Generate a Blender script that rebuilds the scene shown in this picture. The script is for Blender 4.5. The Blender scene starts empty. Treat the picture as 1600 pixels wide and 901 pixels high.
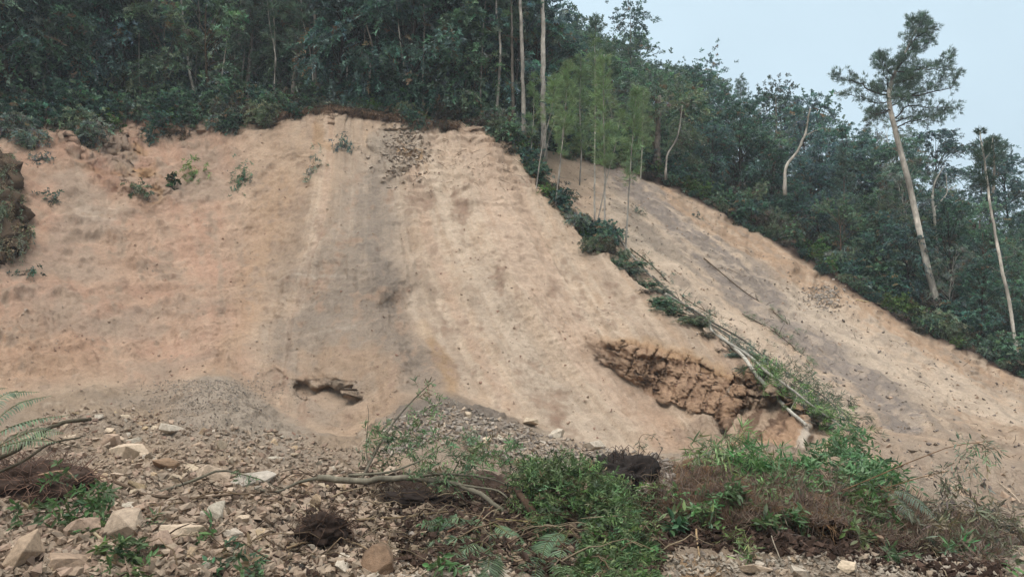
import bpy, bmesh, math, random
import numpy as np
from mathutils import Vector, Matrix, Euler
SC = bpy.context.scene
COL = SC.collection
R = math.radians
rng = np.random.default_rng(7)
random.seed(7)

# ------------------------------------------------------------------ camera, sky, sun, exposure
PITCH = R(8.0); FPX = 1232.0; CZ = 1.7
cam = bpy.data.cameras.new('camera'); co = bpy.data.objects.new('camera', cam); COL.objects.link(co)
co.location = (0, 0, CZ); co.rotation_euler = (R(90) + PITCH, 0, 0)
cam.sensor_width = 36; cam.lens = FPX / 1600 * 36; cam.clip_end = 4000; cam.clip_start = 0.05
SC.camera = co
SUN_EL, SUN_AZ = R(58), R(205)          # high, veiled sun, behind the viewer and to the left
wd = bpy.data.worlds.new('World'); SC.world = wd; wd.use_nodes = True
wn = wd.node_tree.nodes; wl = wd.node_tree.links
bg = wn['Background']; bg.inputs['Strength'].default_value = 0.12
sky = wn.new('ShaderNodeTexSky'); sky.sky_type = 'NISHITA'; sky.sun_disc = False
sky.sun_elevation = SUN_EL; sky.sun_rotation = SUN_AZ; sky.dust_density = 4; sky.air_density = 1.2
tc = wn.new('ShaderNodeTexCoord'); sep = wn.new('ShaderNodeSeparateXYZ'); wl.new(tc.outputs['Generated'], sep.inputs[0])
grad = wn.new('ShaderNodeMapRange'); grad.inputs['From Min'].default_value = 0.5; grad.inputs['From Max'].default_value = 1
wl.new(sep.outputs['Z'], grad.inputs['Value'])
ovc = wn.new('ShaderNodeMix'); ovc.data_type = 'RGBA'      # overcast: the zenith brighter than the horizon
ovc.inputs['A'].default_value = (3.65, 4.6, 5.15, 1); ovc.inputs['B'].default_value = (18.5, 19.0, 19.3, 1)
wl.new(grad.outputs[0], ovc.inputs['Factor'])
nz = wn.new('ShaderNodeTexNoise'); nz.inputs['Scale'].default_value = 1.6; nz.inputs['Detail'].default_value = 4
wl.new(tc.outputs['Generated'], nz.inputs['Vector'])
nr = wn.new('ShaderNodeMapRange'); nr.inputs['From Min'].default_value = .3; nr.inputs['From Max'].default_value = .7
nr.inputs['To Min'].default_value = .84; nr.inputs['To Max'].default_value = 1.15
wl.new(nz.outputs['Fac'], nr.inputs['Value'])
mul = wn.new('ShaderNodeMix'); mul.data_type = 'RGBA'; mul.blend_type = 'MULTIPLY'; mul.inputs['Factor'].default_value = 1
wl.new(ovc.outputs['Result'], mul.inputs['A']); wl.new(nr.outputs[0], mul.inputs['B'])
smx = wn.new('ShaderNodeMix'); smx.data_type = 'RGBA'; smx.inputs['Factor'].default_value = .88
wl.new(sky.outputs[0], smx.inputs['A']); wl.new(mul.outputs['Result'], smx.inputs['B'])
wl.new(smx.outputs['Result'], bg.inputs['Color'])
sl = bpy.data.lights.new('sun', 'SUN'); sl.energy = 1.5; sl.angle = R(25); sl.color = (1, .96, .9)
so = bpy.data.objects.new('sun', sl); COL.objects.link(so)
so.rotation_euler = Vector((math.sin(SUN_AZ) * math.cos(SUN_EL), math.cos(SUN_AZ) * math.cos(SUN_EL), math.sin(SUN_EL))).to_track_quat('Z', 'Y').to_euler()
SC.view_settings.view_transform = 'Standard'; SC.view_settings.look = 'None'
SC.view_settings.exposure = 0.58; SC.view_settings.gamma = 1; SC.view_settings.use_curve_mapping = False
SC.cycles.max_bounces = 6; SC.cycles.diffuse_bounces = 3; SC.cycles.transmission_bounces = 3; SC.cycles.glossy_bounces = 2
SC.cycles.caustics_reflective = False; SC.cycles.caustics_refractive = False

# ------------------------------------------------------------------ helpers
def lin(r, g=None, b=None):
    c = np.array([r, g, b], float) / 255
    return np.where(c <= .04045, c / 12.92, ((c + .055) / 1.055) ** 2.4)
def ss(a, b, x):
    t = np.clip((x - a) / (b - a), 0, 1); return t * t * (3 - 2 * t)
def hash3(ix, iy, iz):
    n = (ix.astype(np.int64) * 374761393 + iy.astype(np.int64) * 668265263 + iz.astype(np.int64) * 2147483647 + 1013) & 0xffffffff
    n = ((n ^ (n >> 13)) * 1274126177) & 0xffffffff
    n = ((n ^ (n >> 16)) * 2246822519) & 0xffffffff
    return ((n ^ (n >> 15)) & 0xffffff) / float(0xffffff)
def vnoise(p):
    i = np.floor(p); f = p - i; f = f * f * (3 - 2 * f); i = i.astype(np.int64)
    r = 0
    for dx in (0, 1):
        for dy in (0, 1):
            for dz in (0, 1):
                w = (f[:, 0] if dx else 1 - f[:, 0]) * (f[:, 1] if dy else 1 - f[:, 1]) * (f[:, 2] if dz else 1 - f[:, 2])
                r = r + w * hash3(i[:, 0] + dx, i[:, 1] + dy, i[:, 2] + dz)
    return r * 2 - 1
def fbm(p, scale, octv=4, gain=.5, seed=0, stretch=(1, 1, 1)):
    q = p * np.array(stretch) / scale + seed * 17.31
    a, r = 1., 0.
    for _ in range(octv):
        r = r + a * vnoise(q); q = q * 2.03 + 5.2; a *= gain
    return r
def ray(u, v):
    a = (u - 800) / FPX; b = (450.5 - v) / FPX
    return a, math.cos(PITCH) - b * math.sin(PITCH), math.sin(PITCH) + b * math.cos(PITCH)
def pt(u, v, Y):
    dx, dy, dz = ray(u, v); return np.stack(np.broadcast_arrays(dx * Y / dy, Y, CZ + dz * Y / dy), -1)
def proj(p):
    x, y, z = p[..., 0], p[..., 1], p[..., 2] - CZ
    d = y * math.cos(PITCH) + z * math.sin(PITCH); h = -y * math.sin(PITCH) + z * math.cos(PITCH)
    return 800 + FPX * x / d, 450.5 - FPX * h / d
def z2v(Y, z):
    return float(proj(np.array([0., Y, z]))[1])
def seg_dist(u, v, pts, widths=None):
    """distance to a polyline, divided by the local width when given"""
    best = np.full(u.shape, 1e9)
    for k in range(len(pts) - 1):
        (x0, y0), (x1, y1) = pts[k], pts[k + 1]
        t = np.clip(((u - x0) * (x1 - x0) + (v - y0) * (y1 - y0)) / ((x1 - x0) ** 2 + (y1 - y0) ** 2), 0, 1)
        d = np.hypot(u - x0 - t * (x1 - x0), v - y0 - t * (y1 - y0))
        if widths is not None: d = d / (widths[k] + t * (widths[k + 1] - widths[k]))
        best = np.minimum(best, d)
    return best

class MB:
    """collects vertices, faces and vertex colours; build() links them as one mesh object"""
    def __init__(s): s.v = []; s.c = []; s.f = []; s.n = 0; s.mi = []
    def add(s, v, f, c=(.5, .5, .5), mi=0):
        v = np.asarray(v, float).reshape(-1, 3); c = np.asarray(c, float)
        if c.ndim == 1: c = np.repeat(c[None], len(v), 0)
        for ff in (f if isinstance(f, list) else [f]):
            ff = np.asarray(ff, np.int64); s.f.append(ff + s.n); s.mi.append(np.full(len(ff), mi))
        s.v.append(v); s.c.append(c); s.n += len(v); return s
    def mesh(s, name, mats, smooth=True):
        me = bpy.data.meshes.new(name)
        v = np.concatenate(s.v); c = np.concatenate(s.c)
        cnt = np.concatenate([np.full(len(f), f.shape[1]) for f in s.f]); idx = np.concatenate([f.ravel() for f in s.f])
        me.vertices.add(len(v)); me.vertices.foreach_set('co', v.astype(np.float32).ravel())
        me.loops.add(len(idx)); me.loops.foreach_set('vertex_index', idx.astype(np.int32))
        me.polygons.add(len(cnt)); me.polygons.foreach_set('loop_start', (np.cumsum(cnt) - cnt).astype(np.int32))
        me.polygons.foreach_set('loop_total', cnt.astype(np.int32))
        me.polygons.foreach_set('material_index', np.concatenate(s.mi).astype(np.int32))
        me.polygons.foreach_set('use_smooth', np.full(len(cnt), bool(smooth)))
        at = me.attributes.new('Col', 'FLOAT_COLOR', 'POINT')
        at.data.foreach_set('color', np.concatenate([c, np.ones((len(c), 1))], 1).astype(np.float32).ravel())
        for m in (mats if isinstance(mats, (list, tuple)) else [mats]): me.materials.append(m)
        me.update(calc_edges=True); me.validate(); return me
    def build(s, name, mats, parent=None, smooth=True):
        o = bpy.data.objects.new(name, s.mesh(name, mats, smooth)); COL.objects.link(o)
        if parent is not None: o.parent = parent
        return o
def tag(o, label=None, cat=None, group=None, kind=None):
    if label: o['label'] = label
    if cat: o['category'] = cat
    if group: o['group'] = group
    if kind: o['kind'] = kind
    return o
def empty(name, loc, label, cat, group=None, rz=0):
    o = bpy.data.objects.new(name, None); COL.objects.link(o); o.location = Vector(loc); o.rotation_euler.z = rz
    o.empty_display_size = .2
    return tag(o, label, cat, group)
def dup(o, loc, rz=0, sc=1, label=None, group=None, tilt=(0, 0), parent=None):
    c = o.copy(); COL.objects.link(c)
    if parent is None:
        c.location = Vector(loc); c.rotation_euler = (tilt[0], tilt[1], rz)
        c.scale = (sc, sc, sc) if np.isscalar(sc) else sc
        if label: c['label'] = label
        if group: c['group'] = group
    else: c.parent = parent
    for ch in list(o.children): dup(ch, None, parent=c)
    return c
# ------------------------------------------------------------------ materials
def nd(nt, t, **kw):
    n = nt.nodes.new(t)
    for k, v in kw.items(): setattr(n, k, v)
    return n
def base_mat(name, rough=.9, spec=.2):
    m = bpy.data.materials.new(name); m.use_nodes = True; nt = m.node_tree; b = nt.nodes['Principled BSDF']
    b.inputs['Roughness'].default_value = rough; b.inputs['Specular IOR Level'].default_value = spec
    a = nd(nt, 'ShaderNodeAttribute', attribute_name='Col'); return m, nt, b, a
def noise_mul(nt, col, scale, lo, hi, detail=5, stretch=None, rough=.6, dist=0.0):
    t = nd(nt, 'ShaderNodeTexCoord'); src = t.outputs['Object']
    if stretch:
        mp = nd(nt, 'ShaderNodeMapping'); mp.inputs['Scale'].default_value = stretch; nt.links.new(src, mp.inputs[0]); src = mp.outputs[0]
    n = nd(nt, 'ShaderNodeTexNoise'); n.inputs['Scale'].default_value = scale; n.inputs['Detail'].default_value = detail
    n.inputs['Roughness'].default_value = rough; n.inputs['Distortion'].default_value = dist
    nt.links.new(src, n.inputs['Vector'])
    r = nd(nt, 'ShaderNodeMapRange'); r.inputs['From Min'].default_value = .3; r.inputs['From Max'].default_value = .7
    r.inputs['To Min'].default_value = lo; r.inputs['To Max'].default_value = hi; nt.links.new(n.outputs['Fac'], r.inputs['Value'])
    x = nd(nt, 'ShaderNodeMix', data_type='RGBA', blend_type='MULTIPLY'); x.inputs['Factor'].default_value = 1
    nt.links.new(col, x.inputs['A']); nt.links.new(r.outputs[0], x.inputs['B']); return x.outputs['Result'], n.outputs['Fac']
def obj_vary(nt, col, lo, hi, hue=.02):
    oi = nd(nt, 'ShaderNodeObjectInfo'); hs = nd(nt, 'ShaderNodeHueSaturation')
    r = nd(nt, 'ShaderNodeMapRange'); r.inputs['To Min'].default_value = lo; r.inputs['To Max'].default_value = hi
    nt.links.new(oi.outputs['Random'], r.inputs['Value']); nt.links.new(r.outputs[0], hs.inputs['Value'])
    mm = nd(nt, 'ShaderNodeMath', operation='MULTIPLY'); mm.inputs[1].default_value = 7.13
    fr = nd(nt, 'ShaderNodeMath', operation='FRACT'); nt.links.new(oi.outputs['Random'], mm.inputs[0]); nt.links.new(mm.outputs[0], fr.inputs[0])
    r2 = nd(nt, 'ShaderNodeMapRange'); r2.inputs['To Min'].default_value = .5 - hue; r2.inputs['To Max'].default_value = .5 + hue
    nt.links.new(fr.outputs[0], r2.inputs['Value']); nt.links.new(r2.outputs[0], hs.inputs['Hue'])
    nt.links.new(col, hs.inputs['Color']); return hs.outputs['Color']
def bump(nt, b, h, strength, dist, prev=None):
    bp = nd(nt, 'ShaderNodeBump'); bp.inputs['Strength'].default_value = strength; bp.inputs['Distance'].default_value = dist
    nt.links.new(h, bp.inputs['Height'])
    if prev is not None: nt.links.new(prev, bp.inputs['Normal'])
    nt.links.new(bp.outputs[0], b.inputs['Normal']); return bp.outputs[0]
def soil_mat():
    m, nt, b, a = base_mat('soil', .95, .08)
    c, h1 = noise_mul(nt, a.outputs['Color'], .9, .84, 1.13, 8)
    c, h2 = noise_mul(nt, c, 7, .82, 1.14, 8, rough=.72)
    c, h3 = noise_mul(nt, c, 30, .78, 1.14, 5, rough=.75)
    nt.links.new(c, b.inputs['Base Color'])
    n1 = bump(nt, b, h2, .8, .2); bump(nt, b, h3, .7, .06, n1); return m
def leaf_mat(name='leaf', lo=.75, hi=1.3, trans=.3, rough=.5, spec=.35, hue=.02):
    m, nt, b, a = base_mat(name, rough, spec)
    c = obj_vary(nt, a.outputs['Color'], lo, hi, hue); nt.links.new(c, b.inputs['Base Color'])
    t = nd(nt, 'ShaderNodeBsdfTranslucent'); nt.links.new(c, t.inputs['Color'])
    mx = nd(nt, 'ShaderNodeMixShader'); mx.inputs[0].default_value = trans
    nt.links.new(b.outputs[0], mx.inputs[1]); nt.links.new(t.outputs[0], mx.inputs[2])
    nt.links.new(mx.outputs[0], nt.nodes['Material Output'].inputs['Surface']); return m
def bark_mat(name='bark', lo=.55, hi=1.25):
    m, nt, b, a = base_mat(name, .9, .15)
    c, h = noise_mul(nt, a.outputs['Color'], 9, lo, hi, 6, (1, 1, .3)); c, h2 = noise_mul(nt, c, 2.1, .7, 1.2, 4)
    nt.links.new(obj_vary(nt, c, .8, 1.2, .01), b.inputs['Base Color']); bump(nt, b, h, .7, .03); return m
def rock_mat():
    m, nt, b, a = base_mat('rock', .9, .2)
    c = obj_vary(nt, a.outputs['Color'], .78, 1.15, .006)
    c, h1 = noise_mul(nt, c, 4, .7, 1.25, 6); c, h2 = noise_mul(nt, c, 30, .8, 1.15, 5)
    nt.links.new(c, b.inputs['Base Color']); n1 = bump(nt, b, h1, .4, .05); bump(nt, b, h2, .5, .012, n1); return m
def fibre_mat():
    m, nt, b, a = base_mat('fibre', .9, .1)
    c, h = noise_mul(nt, a.outputs['Color'], 14, .65, 1.25, 5); nt.links.new(c, b.inputs['Base Color']); bump(nt, b, h, .5, .02); return m
M = dict(soil=soil_mat(), leaf=leaf_mat(), shiny=leaf_mat('glossy_leaf', .9, 1.1, .3, .5, .22, .01), needle=leaf_mat('needle', .85, 1.15, .15, .6, .2, .01),
         bark=bark_mat(), rock=rock_mat(), fibre=fibre_mat())

# ------------------------------------------------------------------ the ground: one sheet from the road edge over both slides to the wooded hill
NR = 16
def column(u, toe, mid, cr, fr=None, back=None, r1=(7.5, 905), r2=(9.2, 832), r3=(12, 762)):
    """profile away from the viewer as (distance, v): foot, brow, rubble, toe, slide face, crest, then what lies behind"""
    rows = [(2.5, z2v(2.5, -.1)), r1, r2, r3, toe]
    rows.append((toe[0] * .47 + mid[0] * .53, toe[1] * .5 + mid[1] * .5))
    rows.append(mid)
    rows.append((mid[0] * .53 + cr[0] * .47, mid[1] * .5 + cr[1] * .5))
    rows.append(cr)
    zc = pt(800., cr[1], cr[0])[2]
    if back is None:
        for d, h in ((.6, .35), (3, .6), (6, 1.0), (9, 1.6), (16, 4), (28, 8)): rows.append((cr[0] + d, z2v(cr[0] + d, zc + h)))
    else:
        r12, r11, r10, r14 = back
        rows.append((cr[0] + .9, z2v(cr[0] + .9, zc - .02)) if u < 1390 else ((cr[0] + r10[0]) / 2, (cr[1] + r10[1]) / 2))
        rows += [r10, r11, r12, ((r12[0] + r14[0]) / 2, (r12[1] + r14[1]) / 2 - 4), r14]
    rows.append((230, z2v(230, -30)))
    return np.array(rows)
RB = dict(r1=(7.5, 905), r2=(8.9, 797), r3=(11.5, 742))
TAB = {
 -1200: column(-1200, (17, 640), (22, 420), (27, 180)),
 -250: column(-250, (19, 630), (24, 410), (31, 175)),
 0: column(0, (21, 630), (27.5, 420), (36, 190)),
 60: column(60, (21.5, 618), (28.5, 415), (37.5, 182)),
 110: column(110, (22, 610), (29.3, 408), (38.3, 172)),
 150: column(150, (22.5, 605), (30, 402), (38.6, 196)),
 195: column(195, (22.8, 610), (30.7, 400), (39.6, 184)),
 250: column(250, (23.2, 614), (31.5, 400), (39.6, 196)),
 330: column(330, (23.3, 588), (32.2, 395), (40.4, 184)),
 385: column(385, (23.4, 606), (32.3, 395), (40.5, 182)),
 450: column(450, (22.2, 655), (31, 410), (40.3, 174)),
 550: column(550, (20.4, 690), (29.3, 415), (40, 172)),
 620: column(620, (20.8, 640), (29.8, 410), (40, 186)),
 690: column(690, (22.3, 612), (30.5, 400), (40, 190)),
 745: column(745, (22.0, 636), (30, 410), (39.6, 200)),
 800: column(800, (21.6, 655), (29, 420), (39, 238), 0, ((46, 225), (43.5, 228), (41, 232), (68, 195))),
 860: column(860, (21.3, 678), (27.5, 480), (35.6, 318), 0, ((46, 238), (42.5, 268), (38.6, 302), (67, 165))),
 900: column(900, (21, 690), (26.8, 510), (33.6, 362), 0, ((46.5, 245), (41.5, 300), (36.6, 347), (66, 150))),
 1000: column(1000, (20.2, 712), (25.1, 560), (30.4, 440), 0, ((47, 266), (40, 345), (33.4, 430), (66, 190))),
 1100: column(1100, (19, 706), (23.5, 605), (27.5, 520), 0, ((47, 312), (39, 405), (31, 505), (66, 238)), **RB),
 1200: column(1200, (17.5, 705), (20.5, 650), (23, 603), 0, ((45.5, 370), (36.5, 470), (27, 585), (65, 278)), **RB),
 1300: column(1300, (15.5, 722), (17.5, 700), (19.5, 676), 0, ((43.5, 430), (33.5, 540), (23.5, 650), (63, 303)), (7.5, 905), (8.9, 803), (11.5, 750)),
 1400: column(1400, (14.8, 745), (16.8, 722), (19, 697), 0, ((41, 490), (32, 580), (24, 652), (62, 318)), (7.5, 905), (9.2, 820), (12, 778)),
 1500: column(1500, (13.6, 778), (16, 752), (19, 718), 0, ((39.5, 537), (31, 615), (24.5, 668), (60, 340)), (7.5, 905), (9.1, 848), (11.4, 808)),
 1600: column(1600, (12.8, 815), (15.5, 780), (19, 738), 0, ((38, 590), (31, 645), (25, 692), (58, 385)), (7.5, 905), (9, 868), (11, 840)),
 1900: column(1900, (12, 850), (15, 810), (20, 750), 0, ((36, 650), (30, 690), (25, 720), (56, 455)), (7.5, 910), (9, 880), (10.5, 865)),
 2800: column(2800, (12, 900), (15, 860), (20, 800), 0, ((36, 700), (30, 730), (25, 765), (56, 540)), (7.5, 920), (9, 910), (10.5, 905)),
}
def pchip(x, y, xn):
    """monotone cubic along axis 0"""
    h = np.diff(x); sh = (-1,) + (1,) * (y.ndim - 1); d = np.diff(y, axis=0) / h.reshape(sh)
    m = np.zeros_like(y); w1 = (2 * h[1:] + h[:-1]).reshape(sh); w2 = (h[1:] + 2 * h[:-1]).reshape(sh)
    with np.errstate(all='ignore'):
        mm = (w1 + w2) / (w1 / d[:-1] + w2 / d[1:])
    m[1:-1] = np.where(d[:-1] * d[1:] > 0, mm, 0); m[0] = d[0]; m[-1] = d[-1]
    k = np.clip(np.searchsorted(x, xn, side='right') - 1, 0, len(x) - 2); t = ((xn - x[k]) / h[k]).reshape(sh); hk = h[k].reshape(sh)
    return (1 + 2 * t) * (1 - t) ** 2 * y[k] + t * (1 - t) ** 2 * hk * m[k] + t * t * (3 - 2 * t) * y[k + 1] + t * t * (t - 1) * hk * m[k + 1]
US = np.concatenate([-1200 + 1200 * (1 - np.linspace(1, 0, 46) ** 1.6), np.arange(2, 1600, 2.), 1600 + 1200 * np.linspace(0, 1, 46) ** 1.6])
NSEG = [14, 62, 72, 100, 62, 62, 62, 66, 8, 24, 56, 56, 26, 16, 10]
SROW = np.concatenate([i + np.arange(n) / n for i, n in enumerate(NSEG)] + [[15.]])
uk = np.array(sorted(TAB)); tab = np.stack([TAB[k] for k in uk])                       # (K, 16, 2)
tabu = pchip(uk.astype(float), tab, US)                                                 # (U, 16, 2)
uf = np.arange(-1200, 2801, 2.); tf = pchip(uk.astype(float), tab, uf)                  # soften the kinks between key columns
kern = np.exp(-.5 * (np.arange(-30, 31) / 11.) ** 2); kern /= kern.sum(); pad = np.concatenate([np.repeat(tf[:1], 30, 0), tf, np.repeat(tf[-1:], 30, 0)])
tf = sum(w_ * pad[i_:i_ + len(tf)] for i_, w_ in enumerate(kern))
iu = np.clip((US + 1200) / 2, 0, len(uf) - 1.001); i0 = iu.astype(int); fr_ = (iu - i0)[:, None, None]; tabu = tf[i0] * (1 - fr_) + tf[i0 + 1] * fr_
full = pchip(np.arange(NR, dtype=float), tabu.transpose(1, 0, 2), SROW)                  # (S, U, 2)
GY, GV = full[..., 0], full[..., 1]; GU = np.broadcast_to(US, GY.shape); GS = np.broadcast_to(SROW[:, None], GY.shape)
P0 = pt(GU, GV, GY)
shp = GY.shape
u, v, s = GU.ravel(), GV.ravel(), GS.ravel(); P0 = P0.reshape(-1, 3)
n_lo = fbm(P0, 3.0, 4, seed=1); n_mid = fbm(P0, .8, 4, seed=2); n_hi = fbm(P0, .25, 3, seed=3)
wu = u + 16 * fbm(P0, 2.5, 3, seed=4); wv = v + 16 * fbm(P0, 2.5, 3, seed=5)            # uneven borders between soils
face = ss(4.0, 4.25, s) * (1 - ss(7.9, 8.0, s)); fore = 1 - ss(3.9, 4.1, s)
chute = ss(8.9, 9.3, s) * (1 - ss(11.95, 12.0, s)) * ss(880, 960, u); forest = np.maximum(ss(12, 12.1, s), ss(8, 8.1, s) * (1 - ss(780, 850, u)))
ridge = ss(7.86, 7.95, s) * (1 - ss(9.1, 9.4, s)) * ss(740, 800, u) * (1 - ss(1250, 1290, u))
# --- scarps and hollows, as changes of distance
k = np.ones(len(u))
CT = np.interp(u, [880, 900, 960, 1010, 1080, 1150, 1200, 1250], [535, 527, 540, 540, 562, 592, 606, 640]) + 5 * fbm(P0, .9, 3, seed=9)
CB = np.interp(u, [880, 900, 960, 1010, 1060, 1120, 1160, 1200], [537, 536, 580, 612, 636, 655, 640, 634]) + 3 * fbm(P0, 1.5, 2, seed=10)
cell = (u + .35 * v + 7 * fbm(P0, .8, 2, seed=53)) / 27; ci_ = np.floor(cell); cf_ = cell - ci_; h1 = hash3(ci_, ci_ * 0 + 3, ci_ * 0); h2 = hash3(ci_, ci_ * 0 + 8, ci_ * 0); CT = CT + 9 * (h1 - .5); CB = CB + 6 * (h2 - .5)
cin = ss(890, 1000, u) * (1 - ss(1215, 1262, u)) * face
hgt = np.maximum(CB - CT, 6)
t = np.clip((v - CT) / hgt, 0, 1)
prof = np.where(v < CT, -.85 * (1 - ss(0, 240, CT - v)), np.where(v > CB, .15 * (1 - ss(0, 90, v - CB)), -.85 + t))
k += cin * .066 * prof
cliff = cin * ss(CT - 3, CT + 3, v) * (1 - ss(CB - 4, CB + 3, v))
flute = np.abs(fbm(np.stack([(u + .25 * v) / 11, v / 38, u * 0], 1), 1, 4, seed=11)) + .7 * np.abs(fbm(np.stack([(u + .2 * v) / 5, v / 46, u * 0], 1), 1, 3, seed=12))
k += cliff * (.0046 * (flute - .7) + .0012 * n_hi + .008 * fbm(P0, 1.3, 3, seed=51))
k += cliff * (.008 * (h2 - .5) + .004 * (np.minimum(cf_, 1 - cf_) < .07)) - cliff * .007 * ss(.42, .55, t + .12 * (h1 - .5) + .1 * n_mid)
# banded block of tilted rock at the cliff's foot
blk = ss(1.08, .94, seg_dist(u, v, [(1195, 618), (1190, 650), (1205, 682)], [42, 62, 60])) * (s < 8.2)
bt = (u * .80 + v * .45)
band = vnoise(np.stack([bt / 20, np.zeros_like(bt), v / 190], 1)) + .4 * vnoise(np.stack([bt / 8, np.ones_like(bt), v / 140], 1))
k += blk * (-.060 + .026 * band)
# hollow in the grey nose
def inside(poly, soft):
    poly = np.array(poly, float); q = np.roll(poly, -1, 0); c = np.zeros(len(u), bool)
    uu = u + 3 * n_hi * 2; vv = v + 3 * n_mid
    for (x0, y0), (x1, y1) in zip(poly, q):
        hit = (y0 > vv) != (y1 > vv); c ^= hit & (uu < (x1 - x0) * (vv - y0) / (y1 - y0 + 1e-9) + x0)
    d = seg_dist(uu, vv, [tuple(a) for a in poly] + [tuple(poly[0])]); return np.where(c, ss(0, soft, d), 0.)
hole = inside([(456, 598), (478, 588), (500, 596), (522, 588), (545, 596), (557, 612), (556, 626), (535, 630), (512, 634), (484, 622), (464, 610)], 7)
k += hole * .019 * ss(640, 598, v + .12 * (u - 510))
lip = ss(14, 3, np.abs(v - np.interp(u, [380, 415, 432, 450, 470, 500, 555], [590, 582, 574, 590, 592, 588, 590]))) * ss(395, 420, u) * (1 - ss(545, 565, u)) * (v < np.interp(u, [380, 415, 432, 450, 470, 500, 555], [590, 582, 574, 590, 592, 588, 590]) + 1)
k -= lip * .003
gul = ss(1.3, 0, seg_dist(u, v, [(450, 270), (410, 400), (385, 500), (335, 590)], [40, 55, 50, 36])); k += gul * .028 * face
nose = ss(1.4, 0, seg_dist(u, v, [(580, 430), (550, 540), (540, 640)], [60, 90, 110])); k -= nose * .030 * face
fo_ = 1 - ss(3.95, 4.25, s); k -= fo_ * (.035 * ss(1, 0, np.hypot((u - 335) / 120, (v - 640) / 55)) + .035 * ss(1, 0, np.hypot((u - 700) / 120, (v - 668) / 55)) + .03 * ss(1, 0, np.hypot((u - 120) / 130, (v - 660) / 50)))
k += ss(1.3, 0, seg_dist(u, v, [(620, 480), (670, 570), (700, 620)], [26, 30, 24])) * .012 * face
# crags at the top left
crag = ss(1.1, .5, seg_dist(u, v, [(135, 215), (190, 250), (235, 300)], [45, 50, 30])) * face
crag2 = ss(1.1, .4, seg_dist(u, v, [(590, 225), (640, 205), (650, 240), (600, 270)], [22, 26, 22, 16])) * face
tilt = fbm(np.stack([(u * .8 - v * .5) / 30, v / 60, u * 0], 1), 1, 4, seed=13)
k += crag * (.007 * tilt + .006 * (.3 - np.abs(fbm(np.stack([(u * .8 - v * .45) / 16, v / 34, u * 0], 1), 1, 4, seed=52))) + .005 * np.abs(n_hi)) + crag2 * .018 * tilt
edge_n = fbm(np.stack([u / 22, u * 0, u * 0], 1), 1, 4, seed=19); k += ss(11.2, 11.9, s) * (1 - ss(12.2, 12.6, s)) * ss(900, 960, u) * .014 * edge_n; k += ss(7.3, 7.95, s) * (1 - ss(8.6, 9.2, s)) * (1 - ss(700, 740, u)) * .012 * (edge_n + .6 * n_mid)
brow = np.interp(u, [1000, 1100, 1200, 1300, 1400, 1500, 1600], [801, 797, 802, 809, 826, 852, 874]) + 5 * fbm(P0, .5, 3, seed=18); turf = ss(1000, 1040, u) * (1 - ss(1530, 1600, u)) * (s < 2.6) * (s > .4)
k += turf * np.where(v < brow, -.012 * ss(46, 0, brow - v), .030 * ss(0, 7, v - brow) * (1 - ss(30, 62, v - brow)) - .012 * (1 - ss(0, 7, v - brow)))
topb = face * ss(7.55, 7.9, s); k += topb * .010 * n_mid
P = pt(u, v, GY.ravel() * k)
# --- relief along the surface normal
G = P.reshape(shp + (3,)); du = np.gradient(G, axis=1); dv = np.gradient(G, axis=0)
N = np.cross(du, dv); N /= np.linalg.norm(N, axis=-1, keepdims=True) + 1e-12; N = N.reshape(-1, 3)
N[N[:, 2] < 0] *= -1
flow = np.interp(u, [0, 300, 400, 480, 580, 700, 1000], [.3, .3, -.1, -.3, .05, .4, .75]); uf_ = u - flow * (v - 420)
along = np.stack([uf_ / 26, v / 420, u * 0], 1)
rill = fbm(along, 1, 4, seed=14)                                                          # shallow rills down the face
rough_up = ss(420, 250, v) * ss(560, 680, u) * face                                        # clods on the upper pale face
ledge = ss(.28, .5, fbm(P0, .42, 3, seed=15, stretch=(.45, .45, 1.6)))
fleck = ss(.15, .6, fbm(np.stack([u / 16, v / 5, u * 0], 1) , 1, 3, seed=17)) * ss(-.2, .5, fbm(P0, 2.4, 3, seed=38))
fleck2 = ss(.3, .7, fbm(np.stack([u / 7, v / 2.6, u * 0], 1), 1, 2, seed=49)) * ss(-.1, .5, fbm(P0, 1.8, 3, seed=50))
rillf = fbm(np.stack([(uf_ + 5 * n_lo) / 7, v / 130, u * 0], 1), 1, 3, seed=45)
disp = face * (.20 * n_lo + .07 * n_mid + .035 * n_hi + (.11 * rill + .03 * rillf) * (.35 + .65 * ss(380, 480, u)) + ledge * (.02 + .13 * rough_up) + .05 * fleck + .05 * fleck2)
leftrough = face * ss(420, 250, u); disp += leftrough * (.12 * n_mid + .10 * np.abs(n_mid)) + face * ss(330, 230, v) * ss(480, 380, u) * .22 * np.abs(fbm(P0, .7, 4, seed=46, stretch=(1, 1, .6)))
rill2 = fbm(np.stack([(v - .72 * u) / 24, (u + v) / 500, u * 0], 1), 1, 4, seed=16)
disp += chute * (.14 * n_lo + .09 * n_mid + .035 * n_hi + .13 * rill2 + .07 * ledge)
lump = np.abs(fbm(P0, .45, 4, seed=39)); disp += fore * (1 - ss(.8, .3, s)) * (.14 * n_mid + .06 * n_hi + .10 * lump + .12 * n_lo * ss(1, 2, s))
disp += forest * .25 * n_lo + ridge * (.15 * n_mid + .1 * n_lo)
P = P + N * disp[:, None]

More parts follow.
